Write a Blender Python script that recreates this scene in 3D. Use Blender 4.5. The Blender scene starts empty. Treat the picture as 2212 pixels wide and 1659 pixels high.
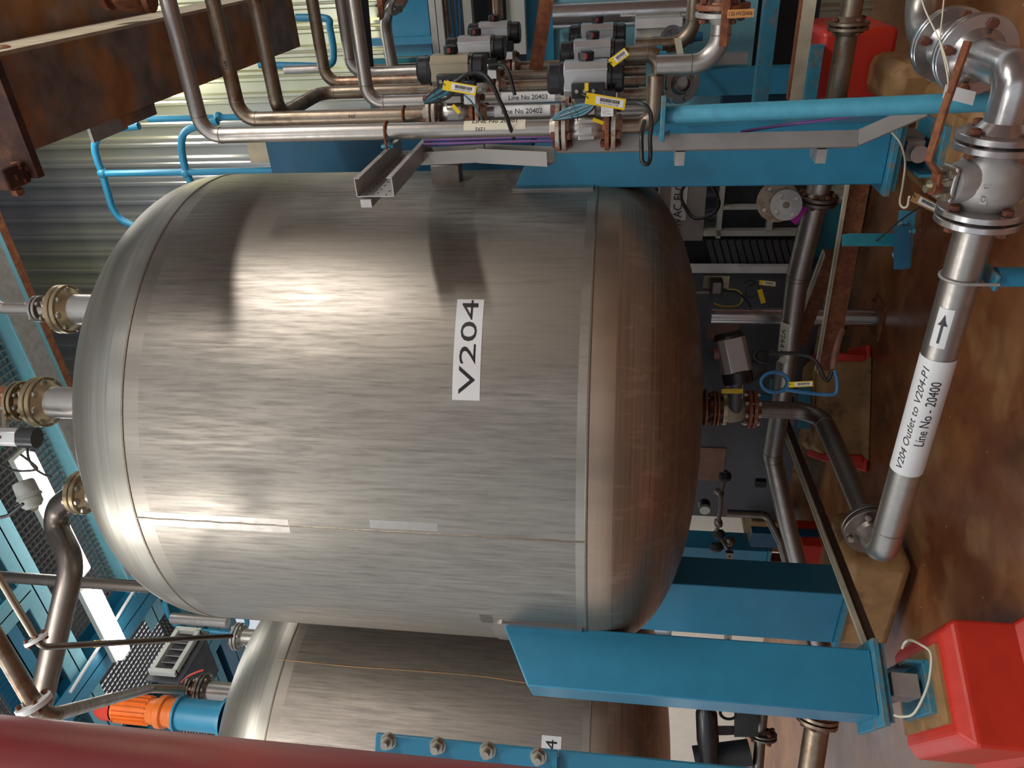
import bpy, bmesh, math, random
from math import sin, cos, pi, radians
from mathutils import Vector, Matrix
random.seed(7)
V = Vector
D = bpy.data
COL = bpy.context.scene.collection
SC = bpy.context.scene

# ------------------------------------------------------------------ camera
F, PITCH, ROLL = 1603.7, .1416, .0257
up_c = V((-cos(PITCH)*cos(ROLL), cos(PITCH)*sin(ROLL), -sin(PITCH)))   # world up seen in camera axes (the phone was held sideways)
fy = (V((0, 0, -1)) - V((0, 0, -1)).dot(up_c)*up_c).normalized()
fx = fy.cross(up_c)
RM = Matrix((fx, fy, up_c))                                            # camera axes -> world axes
EYE = V((0, 0, 1.6))
cam = D.cameras.new('camera'); co = D.objects.new('camera', cam); COL.objects.link(co)
co.matrix_world = Matrix.Translation(EYE) @ RM.to_4x4()
cam.sensor_width = 36; cam.lens = 36*F/2212; cam.clip_start = .02
SC.camera = co

# ------------------------------------------------------------------ light
w = D.worlds.new('hall'); SC.world = w; w.use_nodes = True
w.node_tree.nodes['Background'].inputs[0].default_value = (.80, .86, .92, 1)
w.node_tree.nodes['Background'].inputs[1].default_value = .78
SC.view_settings.view_transform = 'Standard'; SC.view_settings.look = 'None'
SC.view_settings.gamma = 1; SC.view_settings.use_curve_mapping = False
SC.view_settings.exposure = 0.0
def area(loc, target, sx, sy, power, col=(1, .96, .9)):
    l = D.lights.new('area_light', 'AREA'); l.shape = 'RECTANGLE'; l.size = sx; l.size_y = sy; l.energy = power; l.color = col
    o = D.objects.new('area_light', l); COL.objects.link(o); o.location = loc
    o.rotation_euler = (V(target)-V(loc)).to_track_quat('-Z', 'Y').to_euler()
    return o
LIGHTS = [((3.4, .2, 4.6), (0.2, 3.6, 2.2), 1.3, .15, 88), ((-1.2, -1.0, 5.4), (-.3, 3.4, 2.2), 1.4, .3, 44), ((-3.2, 1.2, 5.0), (-1.5, 4.0, 1.6), 1.4, .3, 45),
          ((2.2, -1.4, 5.2), (.8, 3., 1.5), 1.4, .3, 44),
          ((-4.6, 5.6, 3.6), (-5.2, 7.0, 1.0), 1.3, .15, 90), ((2.1, 4.6, 5.6), (1.2, 6.0, 4.6), 1.3, .15, 26), ((-1.9, 2.6, 5.0), (-2.6, 4.4, 2.0), 1.2, .15, 22)]  # first one here is unseen, added to brighten the cream wall panels
for l in LIGHTS: area(*l)

# ------------------------------------------------------------------ geometry helpers
TH = radians(58)
A = V((-sin(TH), cos(TH), 0)); B = V((cos(TH), sin(TH), 0)); Z = V((0, 0, 1))      # the building's own axes: A away to the left, B away to the right
def G(a, b, z): return A*a + B*b + Z*z
def ray(x, y): return RM @ V((x-1106, 829.5-y, -F))
def PY(x, y, Y): d = ray(x, y); return EYE + d*(Y/d.y)
def PZ(x, y, z): d = ray(x, y); return EYE + d*((z-1.6)/d.z)
def PB(x, y, b): d = ray(x, y); return EYE + d*(b/d.dot(B))
def PA(x, y, a): d = ray(x, y); return EYE + d*(a/d.dot(A))
def PP(x, y, p0, n): d = ray(x, y); return EYE + d*((V(p0)-EYE).dot(V(n))/d.dot(V(n)))
def zat(x, p):                                                                       # height at which the vertical through p crosses photo column x
    lo, hi = -3., 12.
    for _ in range(40):
        m = (lo+hi)/2; c = RM.transposed() @ (V((p[0], p[1], m))-EYE)
        if c.z > -1e-6 or 1106+F*c.x/-c.z > x: lo = m
        else: hi = m
    return (lo+hi)/2
def frame(d, ref=None):
    d = V(d).normalized(); r = V(ref) if ref is not None else (Z if abs(d.z) < .9 else V((1, 0, 0)))
    u = r.cross(d)
    if u.length < 1e-5: u = V((1, .2, 0)).cross(d)
    u.normalize(); return u, d.cross(u), d

class MB:
    def __init__(s): s.v = []; s.f = []; s.m = []
    def add(s, vs, fs, mi=0):
        o = len(s.v); s.v += [tuple(v) for v in vs]; s.f += [tuple(i+o for i in f) for f in fs]; s.m += [mi]*len(fs); return s
    def box(s, c, size, ax=None, mi=0):
        ax = ax or (V((1, 0, 0)), V((0, 1, 0)), Z); c = V(c); vs = []
        for k in (-.5, .5):
            for j in (-.5, .5):
                for i in (-.5, .5): vs.append(c+ax[0]*i*size[0]+ax[1]*j*size[1]+ax[2]*k*size[2])
        return s.add(vs, [(0, 2, 3, 1), (4, 5, 7, 6), (0, 1, 5, 4), (2, 6, 7, 3), (0, 4, 6, 2), (1, 3, 7, 5)], mi)
    def prism(s, pts, ext, mi=0):
        n = len(pts); e = V(ext); vs = [V(p) for p in pts]+[V(p)+e for p in pts]
        return s.add(vs, [tuple(range(n))[::-1], tuple(range(n, 2*n))]+[(i, (i+1) % n, n+(i+1) % n, n+i) for i in range(n)], mi)
    def lathe(s, o, d, prof, n=24, mi=0, ref=None, a0=0, a1=2*pi):
        u, v, d = frame(d, ref); o = V(o); full = abs(a1-a0-2*pi) < 1e-6; m = n if full else n+1; vs = []
        for (r, h) in prof:
            for i in range(m):
                a = a0+(a1-a0)*i/n; vs.append(o+d*h+(u*cos(a)+v*sin(a))*r)
        fs = []
        for k in range(len(prof)-1):
            for i in range(n):
                j = (i+1) % m; fs.append((k*m+i, k*m+j, (k+1)*m+j, (k+1)*m+i))
        return s.add(vs, fs, mi)
    def cyl(s, p0, p1, r, n=16, mi=0, r2=None, cap=True):
        p0, p1 = V(p0), V(p1); L = (p1-p0).length; r2 = r if r2 is None else r2
        pr = [(r, 0), (r2, L)]
        if cap: pr = [(0.0001, 0)]+pr+[(0.0001, L)]
        return s.lathe(p0, p1-p0, pr, n, mi)
    def tube(s, pts, r, n=12, mi=0, cap=True):
        pts = [V(p) for p in pts]; vs = []; T = []
        for i in range(len(pts)):
            t = (pts[min(i+1, len(pts)-1)]-pts[max(i-1, 0)]); T.append(t.normalized())
        u, v, _ = frame(T[0])
        for i, p in enumerate(pts):
            u = (u-T[i]*u.dot(T[i])).normalized(); v = T[i].cross(u)
            k = 1.
            if 0 < i < len(pts)-1:
                c = (pts[i]-pts[i-1]).normalized().dot(T[i]); k = 1/max(c, .5)
            for j in range(n):
                a = 2*pi*j/n; vs.append(p+(u*cos(a)+v*sin(a))*r)
        fs = [(k*n+i, k*n+(i+1) % n, (k+1)*n+(i+1) % n, (k+1)*n+i) for k in range(len(pts)-1) for i in range(n)]
        if cap: fs += [tuple(range(n))[::-1], tuple(range((len(pts)-1)*n, len(pts)*n))]
        return s.add(vs, fs, mi)
    def sphere(s, c, r, n=16, sx=1, sy=1, sz=1):
        o = len(s.v); m = n//2
        pr = [(max(r*sin(pi*k/m), 1e-5), -r*cos(pi*k/m)) for k in range(m+1)]
        s.lathe((0, 0, 0), (0, 0, 1), pr, n)
        for i in range(o, len(s.v)): x = s.v[i]; s.v[i] = (x[0]*sx+c[0], x[1]*sy+c[1], x[2]*sz+c[2])
        return s
    def mesh(s, name):
        me = D.meshes.new(name); me.from_pydata(s.v, [], s.f); me.update(); return me

def arcpath(pts, R, n=8):
    pts = [V(p) for p in pts]; out = [pts[0]]; Rs = R if isinstance(R, (list, tuple)) else [R]*len(pts)
    for i in range(1, len(pts)-1):
        p, a, b = pts[i], (pts[i-1]-pts[i]), (pts[i+1]-pts[i]); r = Rs[i-1] if isinstance(R, (list, tuple)) else R
        la, lb = a.length, b.length; a.normalize(); b.normalize(); ang = a.angle(b)
        if ang > pi-.02: out.append(p); continue
        t = min(r/math.tan(ang/2), la*.49, lb*.49); r = t*math.tan(ang/2)
        c = p+(a+b).normalized()*(r/sin(ang/2)); s0 = p+a*t-c; s1 = p+b*t-c; w_ = s0.angle(s1)
        for k in range(n+1):
            q = k/n; out.append(c+(s0*sin((1-q)*w_)+s1*sin(q*w_))/sin(w_))
    out.append(pts[-1]); return out
def spline(pts, n=8):
    pts = [V(p) for p in pts]; P = [pts[0]*2-pts[1]]+pts+[pts[-1]*2-pts[-2]]; out = []
    for i in range(1, len(P)-2):
        for k in range(n):
            t = k/n; out.append(.5*((2*P[i])+(P[i+1]-P[i-1])*t+(2*P[i-1]-5*P[i]+4*P[i+1]-P[i+2])*t*t+(3*P[i]-3*P[i+1]+P[i+2]-P[i-1])*t**3))
    out.append(pts[-1]); return out

def put(o, parent=None, label=None, cat=None, group=None, kind=None):
    COL.objects.link(o) if o.name not in COL.objects else None
    if parent is not None: o.parent = parent; o.matrix_parent_inverse = Matrix.Translation(-parent.location) if parent.type == 'EMPTY' and parent.parent is None else Matrix()
    if label: o['label'] = label
    if cat: o['category'] = cat
    if group: o['group'] = group
    if kind: o['kind'] = kind
    return o
def obj(name, mb, mat, parent=None, label=None, cat=None, group=None, kind=None, smooth=True, bevel=0, me=None, mx=None):
    if me is None:
        me = mb.mesh(name)
        for mm in (mat if isinstance(mat, (list, tuple)) else [mat]): me.materials.append(mm)
        if mb.m and max(mb.m) > 0: me.polygons.foreach_set('material_index', mb.m)
        if smooth: me.shade_smooth(); me.set_sharp_from_angle(angle=radians(33))
        me.update()
    o = D.objects.new(name, me)
    if mx is not None: o.matrix_basis = mx
    put(o, parent, label, cat, group, kind)
    if bevel:
        m = o.modifiers.new('b', 'BEVEL'); m.width = bevel; m.segments = 2; m.limit_method = 'ANGLE'; m.angle_limit = radians(40)
    return o
def thing(name, label, cat, loc=(0, 0, 0), group=None):
    o = D.objects.new(name, None); o.location = loc; o.empty_display_size = .05; COL.objects.link(o)
    return put(o, None, label, cat, group)

# ------------------------------------------------------------------ materials
def nmat(name):
    m = D.materials.new(name); m.use_nodes = True; nt = m.node_tree; return m, nt, nt.nodes['Principled BSDF']
def N(nt, t, **k):
    n = nt.nodes.new(t)
    for a, b in k.items(): setattr(n, a, b)
    return n
def ramp(nt, fac, stops):
    r = N(nt, 'ShaderNodeValToRGB'); nt.links.new(fac, r.inputs[0]); e = r.color_ramp.elements
    while len(e) < len(stops): e.new(.5)
    for i, (p, c) in enumerate(stops): e[i].position = p; e[i].color = (*c, 1) if len(c) == 3 else c
    return r.outputs[0]
def noise(nt, scale, vec=None, stretch=None, detail=4, rough=.55, coord='Object'):
    tc = N(nt, 'ShaderNodeTexCoord'); src = tc.outputs[coord]
    if stretch:
        mp = N(nt, 'ShaderNodeMapping'); mp.inputs['Scale'].default_value = stretch; nt.links.new(src, mp.inputs[0]); src = mp.outputs[0]
    n = N(nt, 'ShaderNodeTexNoise'); n.inputs['Scale'].default_value = scale; n.inputs['Detail'].default_value = detail; n.inputs['Roughness'].default_value = rough
    nt.links.new(src, n.inputs[0]); return n.outputs[0]
def mixc(nt, fac, a, b):
    m = N(nt, 'ShaderNodeMix', data_type='RGBA')
    if hasattr(fac, 'links'): nt.links.new(fac, m.inputs[0])
    else: m.inputs[0].default_value = fac
    for i, c in ((6, a), (7, b)):
        if hasattr(c, 'links'): nt.links.new(c, m.inputs[i])
        else: m.inputs[i].default_value = (*c, 1)
    return m.outputs[2]
def bump(nt, bs, h, strength=.3, dist=.01):
    b = N(nt, 'ShaderNodeBump'); b.inputs['Strength'].default_value = strength; b.inputs['Distance'].default_value = dist
    nt.links.new(h, b.inputs['Height']); nt.links.new(b.outputs[0], bs.inputs['Normal'])
def setc(nt, bs, c):
    if hasattr(c, 'links'): nt.links.new(c, bs.inputs['Base Color'])
    else: bs.inputs['Base Color'].default_value = (*c, 1)
def mapr(nt, fac, a, b, lo, hi):
    m = N(nt, 'ShaderNodeMapRange'); nt.links.new(fac, m.inputs[0])
    for i, v in enumerate((a, b, lo, hi)): m.inputs[i+1].default_value = v
    return m.outputs[0]
def flat(name, c, rough=.5, metal=0, emit=None, vary=.12, scale=9, bumpy=0, coat=0):
    m, nt, bs = nmat(name)
    n = noise(nt, scale, detail=5)
    lo = tuple(x*(1-vary) for x in c); hi = tuple(min(x*(1+vary), 1) for x in c)
    setc(nt, bs, ramp(nt, n, [(.3, lo), (.7, hi)]))
    nt.links.new(mapr(nt, n, .3, .7, max(rough-.06, .02), rough+.08), bs.inputs['Roughness'])
    bs.inputs['Metallic'].default_value = metal
    if coat: bs.inputs['Coat Weight'].default_value = coat; bs.inputs['Coat Roughness'].default_value = .12
    if bumpy: bump(nt, bs, noise(nt, 60, detail=3), bumpy, .004)
    if emit: bs.inputs['Emission Color'].default_value = (*c, 1); bs.inputs['Emission Strength'].default_value = emit
    return m
def worn(name, c, c2, thr=.6, scale=6, rough=.4, metal=0, metal2=0, rough2=.8, stretch=None, vary=.1, bumps=.25):
    m, nt, bs = nmat(name)
    n = noise(nt, scale, stretch=stretch, detail=8, rough=.65); n2 = noise(nt, scale*3.1, detail=6, stretch=stretch)
    f = ramp(nt, n, [(thr-.07, (0, 0, 0)), (thr+.07, (1, 1, 1))])
    base = ramp(nt, n2, [(.3, tuple(x*(1-vary) for x in c)), (.7, tuple(x*(1+vary) for x in c))])
    base2 = ramp(nt, n2, [(.3, tuple(x*.55 for x in c2)), (.7, c2)])
    setc(nt, bs, mixc(nt, f, base, base2))
    nt.links.new(mapr(nt, f, 0, 1, metal, metal2), bs.inputs['Metallic'])
    nt.links.new(mapr(nt, f, 0, 1, rough, rough2), bs.inputs['Roughness'])
    bump(nt, bs, n2, bumps, .004)
    return m
def steel(name, c=(.50, .48, .45), rough=.36, streak=(9, 9, .7), dark=.72, rust=None, rthr=.62, metal=.9):
    m, nt, bs = nmat(name)
    n = noise(nt, 5, stretch=streak, detail=8, rough=.7); n2 = noise(nt, 2.2, detail=5)
    c1 = ramp(nt, n, [(.3, tuple(x*dark for x in c)), (.68, c)])
    c2 = mixc(nt, ramp(nt, n2, [(.35, (0, 0, 0)), (.75, (.5, .5, .5))]), c1, tuple(x*.72 for x in (c[0]*1.05, c[1]*.98, c[2]*.9)))
    if rust: c2 = mixc(nt, ramp(nt, noise(nt, 7, detail=8, rough=.7), [(rthr-.1, (0, 0, 0)), (rthr+.1, (1, 1, 1))]), c2, rust)
    setc(nt, bs, c2); bs.inputs['Metallic'].default_value = metal
    nt.links.new(mapr(nt, n, .3, .7, rough+.08, rough-.05), bs.inputs['Roughness'])
    bump(nt, bs, n, .06, .003)
    return m
BLUE = (.024, .22, .37)
M = {}
M['blue'] = worn('blue_paint', BLUE, (.10, .28, .30), thr=.72, scale=3, rough=.38, rough2=.6, vary=.07, bumps=.06)
M['blue_worn'] = worn('worn_blue_paint', (.035, .22, .33), (.22, .22, .17), thr=.57, scale=11, rough=.45, rough2=.8, vary=.12, bumps=.3)
M['blue_light'] = worn('pale_blue_paint', (.19, .47, .56), (.2, .3, .3), thr=.72, scale=4, rough=.5, rough2=.7, vary=.05, bumps=.05)
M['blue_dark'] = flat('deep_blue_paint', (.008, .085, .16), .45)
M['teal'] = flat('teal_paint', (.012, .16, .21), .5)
M['red'] = flat('red_floor_paint', (.62, .035, .018), .38, vary=.1, scale=5, bumpy=.15)
M['tan'] = worn('tan_mortar', (.34, .19, .075), (.12, .05, .02), thr=.63, scale=4, rough=.6, rough2=.8, vary=.2, bumps=.5)
M['pipe'] = steel('pipe_steel', (.47, .44, .41), .36, (4, 4, 4), .74)
M['pipe_brown'] = steel('stained_pipe_steel', (.36, .29, .22), .38, (3, 3, 3), .62, rust=(.16, .06, .025), rthr=.6)
M['pipe_dark'] = steel('dark_pipe_steel', (.21, .18, .16), .38, (3, 3, 3), .7)
M['bright'] = steel('machined_steel', (.58, .56, .56), .22, (5, 5, 5), .85)
M['brass'] = steel('stained_flange_steel', (.44, .34, .21), .35, (5, 5, 5), .7, rust=(.22, .10, .04), rthr=.66)
M['rust'] = worn('rusty_steel', (.17, .05, .02), (.30, .11, .04), thr=.52, scale=14, rough=.75, rough2=.85, vary=.35, bumps=.5)
M['rustflange'] = worn('rust_orange_flange', (.24, .08, .035), (.38, .28, .2), thr=.6, scale=18, rough=.6, rough2=.4, metal=.3, metal2=.8, vary=.3, bumps=.4)
M['rustbolt'] = worn('rusted_bolt', (.13, .035, .02), (.2, .08, .04), thr=.55, scale=30, rough=.7, rough2=.8, vary=.3)
M['boltm'] = steel('bolt_steel', (.5, .46, .38), .35, (5, 5, 5), .7)
M['rustbeam'] = worn('weathered_rusty_plate', (.21, .16, .14), (.42, .19, .07), thr=.5, scale=3.2, rough=.62, metal=.25, rough2=.85, vary=.4, bumps=.5)
M['galv'] = flat('galvanised_steel', (.40, .38, .36), .45, .5, vary=.15, scale=20)
M['greytray'] = flat('grey_painted_channel', (.30, .28, .26), .5, .2, vary=.08)
M['rustdark'] = worn('dark_rust', (.05, .018, .012), (.14, .05, .02), thr=.55, scale=9, rough=.8, vary=.3)
M['post'] = worn('weathered_pale_blue_tube', (.06, .30, .42), (.03, .07, .05), thr=.70, scale=9, rough=.42, vary=.08, bumps=.1)
M['cflange'] = worn('cream_stained_flange', (.50, .44, .37), (.26, .09, .035), thr=.56, scale=11, rough=.35, metal=.6, vary=.12)
M['concrete'] = flat('pale_top_plate', (.42, .36, .26), .8, vary=.2, scale=8, bumpy=.3)
M['black'] = flat('black_plastic', (.012, .012, .014), .32, vary=.3)
M['rubber'] = flat('black_cable', (.010, .011, .012), .45)
M['teal_cable'] = flat('blue_green_air_hose', (.03, .14, .18), .35)
M['blue_hose'] = flat('blue_air_hose', (.03, .14, .30), .35)
M['white'] = flat('white_label', (.72, .72, .72), .35, vary=.04)
M['cream'] = flat('cream_label', (.62, .58, .45), .5, vary=.08)
M['ink'] = flat('black_ink', (.01, .01, .012), .4)
M['yellow'] = flat('yellow_plastic', (.75, .53, .02), .4, vary=.08)
M['alu'] = flat('anodised_aluminium', (.42, .42, .42), .38, .6, vary=.06)
M['alu_tan'] = flat('stained_aluminium', (.30, .26, .18), .5, .4, vary=.15)
M['redind'] = flat('red_indicator', (.32, .03, .02), .35)
M['maroon'] = worn('maroon_paint', (.24, .022, .030), (.30, .02, .015), thr=.6, scale=2, rough=.34, rough2=.34, vary=.1, bumps=.15)
M['orange'] = flat('orange_paint', (.75, .17, .02), .4)
M['magenta'] = flat('magenta_tape', (.6, .05, .5), .4)
M['green'] = flat('green_plastic', (.02, .45, .22), .4)
M['purple'] = flat('purple_cable', (.16, .07, .25), .45)
M['greybox'] = flat('grey_enamel', (.48, .49, .45), .5, vary=.05)
M['darkgrey'] = flat('dark_grey_steel', (.085, .085, .095), .5, .3, vary=.15, scale=4)
M['cardboard'] = flat('brown_plate', (.20, .10, .07), .6, vary=.3)
M['lampw'] = flat('lit_tube_diffuser', (1, .97, .92), .4, emit=14, vary=0)
M['whitewall'] = flat('cream_cladding', (.62, .56, .48), .6, vary=.05)
M['tag_orange'] = flat('orange_tag', (.55, .24, .07), .5)
M['lglass'] = flat('grey_polymer', (.30, .31, .29), .5)
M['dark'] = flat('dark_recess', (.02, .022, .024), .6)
M['weld'] = steel('weld_bead_steel', (.30, .26, .21), .45, (20, 20, 20), .6)

def floor_mat():
    m, nt, bs = nmat('resin_floor')
    n = noise(nt, .9, detail=9, rough=.62); n2 = noise(nt, 2.3, detail=7, rough=.6)
    c = ramp(nt, n, [(.28, (.06, .018, .008)), (.45, (.18, .058, .022)), (.58, (.30, .12, .045)), (.72, (.26, .15, .09))])
    c = mixc(nt, ramp(nt, n2, [(.52, (0, 0, 0)), (.8, (.8, .8, .8))]), c, (.45, .26, .11))
    tc = N(nt, 'ShaderNodeTexCoord'); vo = N(nt, 'ShaderNodeTexVoronoi'); vo.inputs['Scale'].default_value = 9; nt.links.new(tc.outputs['Object'], vo.inputs[0])
    c = mixc(nt, ramp(nt, vo.outputs['Distance'], [(.035, (1, 1, 1)), (.05, (0, 0, 0))]), c, (.5, .42, .32))
    setc(nt, bs, c); nt.links.new(mapr(nt, n2, .3, .7, .16, .42), bs.inputs['Roughness']); bs.inputs['Specular IOR Level'].default_value = .6
    bump(nt, bs, n2, .12, .02); return m
M['floor'] = floor_mat()
def clad_mat():
    m, nt, bs = nmat('profiled_metal_cladding')
    n = noise(nt, .5, stretch=(1, 1, .25), detail=5)
    setc(nt, bs, ramp(nt, n, [(.38, (.34, .36, .46)), (.5, (.55, .55, .50)), (.62, (.60, .60, .36))]))
    bs.inputs['Metallic'].default_value = .85; bs.inputs['Roughness'].default_value = .30; return m
M['clad'] = clad_mat()
def tank_mat(name, z1, z2, base=(.315, .285, .245), head=0, cx=0, cy=0):
    m, nt, bs = nmat(name); L = nt.links
    tc = N(nt, 'ShaderNodeTexCoord'); sp = N(nt, 'ShaderNodeSeparateXYZ'); L.new(tc.outputs['Object'], sp.inputs[0]); z = sp.outputs[2]
    n1 = noise(nt, 5.0, stretch=(13, 13, .9), detail=7, rough=.68)          # long vertical polish streaks
    n2 = noise(nt, 1.1, stretch=(2.4, 2.4, .35), detail=6); n3 = noise(nt, 16, stretch=(1, 1, .22), detail=6, rough=.7)
    if head:                                                              # heads are polished in rings
        n1 = noise(nt, 5, stretch=(.25, .25, 22), detail=6, rough=.7)
    c = ramp(nt, n1, [(.30, tuple(x*.60 for x in base)), (.52, base), (.72, tuple(x*1.25 for x in base))])
    c = mixc(nt, ramp(nt, n2, [(.35, (0, 0, 0)), (.7, (.55, .55, .55))]), c, tuple(x*.78 for x in base))
    if head and cx:                                                       # meridional run marks on the lower head
        c = mixc(nt, ramp(nt, noise(nt, 2.6, stretch=(9, 5, .5), detail=5, rough=.6), [(.55, (0, 0, 0)), (.60, (.42, .42, .42))]), c, (.46, .36, .27))
    c = mixc(nt, ramp(nt, n3, [(.64, (0, 0, 0)), (.74, (.5, .5, .5))]), c, (.2, .17, .13))
    def band(zc, h):
        s = N(nt, 'ShaderNodeMath', operation='SUBTRACT'); L.new(z, s.inputs[0]); s.inputs[1].default_value = zc
        a = N(nt, 'ShaderNodeMath', operation='ABSOLUTE'); L.new(s.outputs[0], a.inputs[0])
        l = N(nt, 'ShaderNodeMath', operation='LESS_THAN'); L.new(a.outputs[0], l.inputs[0]); l.inputs[1].default_value = h; return l.outputs[0]
    bn = noise(nt, 2.2, stretch=(1, 1, .1), detail=2)
    bc = ramp(nt, bn, [(.35, tuple(x*.55 for x in base)), (.5, base), (.62, tuple(min(1, x*1.5) for x in base))])
    rr = mapr(nt, n1, .3, .7, .46, .36)
    for zc, h in ((z1+.0, .07), (z2+.022, .018), (z2-.052, .046)):
        b = band(zc, h); mu = N(nt, 'ShaderNodeMath', operation='MULTIPLY'); L.new(b, mu.inputs[0]); mu.inputs[1].default_value = .75
        c = mixc(nt, mu.outputs[0], c, bc)
    setc(nt, bs, c); L.new(rr, bs.inputs['Roughness']); bs.inputs['Metallic'].default_value = .80
    bump(nt, bs, n1, .05, .004); return m

# ------------------------------------------------------------------ floor, wall, mezzanine
def struct(name, mb, mat, label=None, **k): return obj(name, mb, mat, None, label, None, None, 'structure', **k)
struct('floor', MB().box((0, 4, -.05), (16, 16, .1)), M['floor'], smooth=False)
WB = 5.8                                                                   # the clad wall stands square to B
m = MB(); a0, a1 = -1.6, 7.2; pitch = .16; prof = []
x = a0
while x < a1:
    for da, db in ((0, 0), (.035, 0), (.048, -.035), (.068, -.035), (.08, -.026), (.092, -.035), (.112, -.035), (.125, 0)): prof.append((x+da, WB+db))
    x += pitch
vs = [G(a, b, z) for a, b in prof for z in (-.0, 7.36)]
m.add(vs, [(2*i, 2*i+2, 2*i+3, 2*i+1) for i in range(len(prof)-1)])
struct('wall_back', m, M['clad'], 'profiled metal cladding wall behind the vessels', smooth=False)
struct('wall_right_unseen', MB().box(G(-3.55, 1.2, 3.7), (.1, 9.2, 7.4), (A, B, Z)), M['cardboard'], smooth=False)  # out of view, added to block world light from the right
def gbox(x0, x1, y0, y1, b, depth, mb=None):                               # a box squared to the building, its face on plane b
    mb = mb or MB(); xm, ym = (x0+x1)/2, (y0+y1)/2
    p0, p1 = PB(xm, y0, b), PB(xm, y1, b); aa, ab = p0.dot(A), p1.dot(A); z1, z0 = PB(x0, ym, b).z, PB(x1, ym, b).z
    return mb.box(G((aa+ab)/2, b+depth/2, (z0+z1)/2), (abs(ab-aa), depth, abs(z1-z0)), (A, B, Z))

# ------------------------------------------------------------------ vessels
CX, CY = -.0974, 3.9487; ZT, ZB = 3.582, 1.706; RV = 1.2; HT, HB = .59, .515; PW = 2.39
def vessel(label, cx, cy, tag, mats):
    t = thing('vessel', label, 'vessel', (cx, cy, 0)); n = 128; o = V((cx, cy, 0))
    sh = obj('shell', MB().lathe(o, Z, [(RV, ZB), (RV, ZB+.4), (RV, ZB+1.0), (RV, ZT)], n), mats[0], t)
    def head(zb, h, s):
        pr = []
        for k in range(0, 29):
            q = k/28*pi/2; r = max(cos(q), 1e-4)**(2/PW)*RV; zz = sin(q)**(2/PW)*h; pr.append((max(r, 1e-3), zb+s*zz))
        return pr
    pr = head(ZT, HT, 1); th = obj('top_head', MB().lathe(o, Z, pr, n), mats[1], t)
    pr = head(ZB, HB, -1)[::-1]; bh = obj('bottom_head', MB().lathe(o, Z, pr, n), mats[2], t)
    for z in (ZT, ZB):
        mb = MB(); ring = [(RV+.0025*(1+.3*random.random()) if abs(h) < .004 else RV-.001, z+h) for h in (-.007, -.003, 0, .003, .007)]
        mb.lathe(o, Z, ring, n); obj('weld_bead', mb, M['weld'], t)
    return t, sh, th, bh
mats = [tank_mat('brushed_shell', ZT, ZB), tank_mat('brushed_top_head', ZT, ZB, head=1, base=(.36, .34, .295)), tank_mat('floor_tinted_bottom_head', ZT, ZB, head=1, base=(.34, .26, .195), cx=1)]  # bottom head's brown base puts the floor's reflection into the colour
mats2 = [tank_mat('neighbour_shell', ZT, ZB, base=(.33, .29, .25)), mats[1], mats[2]]
ves, shell, thead, bhead = vessel('large upright stainless steel vessel marked V204 on three blue legs', CX, CY, 'V204', mats)
ves2, shell2, _, _ = vessel('stainless steel vessel behind and left of the V204 vessel, brown run mark down its side', -2.55, 5.2, '4', mats2)

def cylpt(x, y, cx=CX, cy=CY, r=RV):
    d = ray(x, y); a = d.x**2+d.y**2; b = -2*(d.x*cx+d.y*cy); c = cx*cx+cy*cy-r*r; q = b*b-4*a*c
    t = (-b-math.sqrt(max(q, 0)))/2/a; return EYE+d*t
def ang(p, cx=CX, cy=CY): return math.atan2(p.y-cy, p.x-cx)
def cyl_at(an, z, r=RV, cx=CX, cy=CY): return V((cx+r*cos(an), cy+r*sin(an), z))
# vertical weld
a_w = ang(cylpt(800, 1146))
mb = MB(); mb.tube([cyl_at(a_w+.0015*sin(k*2.1), ZT-(ZT-ZB)*k/40, RV-.001) for k in range(41)], .0045, 6); obj('weld_bead', mb, M['weld'], ves)
# text
def text_mesh(s, size=1, shear=0, ext=0.0):
    cu = D.curves.new('lettering', 'FONT'); cu.body = s; cu.size = size; cu.shear = shear; cu.extrude = ext; cu.resolution_u = 3
    cu.align_x = 'CENTER'; cu.align_y = 'CENTER'
    o = D.objects.new('lettering', cu); COL.objects.link(o); dg = bpy.context.evaluated_depsgraph_get()
    me = D.meshes.new_from_object(o.evaluated_get(dg)); D.objects.remove(o); D.curves.remove(cu)
    me.materials.clear(); return me
def fit(me, w_, h_):
    xs = [v.co.x for v in me.vertices]; ys = [v.co.y for v in me.vertices]; x0, x1, y0, y1 = min(xs), max(xs), min(ys), max(ys)
    for v in me.vertices: v.co.x = (v.co.x-(x0+x1)/2)/(x1-x0)*w_; v.co.y = (v.co.y-(y0+y1)/2)/(y1-y0)*h_
def lettering(s, w_, h_, fn, mat, parent, shear=0, name='lettering'):
    me = text_mesh(s, 1, shear); fit(me, w_, h_)
    bm = bmesh.new(); bm.from_mesh(me)
    for k in range(-3, 4): bmesh.ops.bisect_plane(bm, geom=bm.verts[:]+bm.edges[:]+bm.faces[:], plane_co=(0, h_*k/8, 0), plane_no=(0, 1, 0))
    bm.to_mesh(me); bm.free()
    for v in me.vertices: v.co = fn(v.co.x, v.co.y)
    me.materials.append(mat); me.update(); o = D.objects.new(name, me); put(o, parent); return o
def flat_fn(c, ux, uy, off=.001):
    n_ = ux.cross(uy).normalized(); return lambda x, y: V(c)+ux*x+uy*y+n_*off
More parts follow.
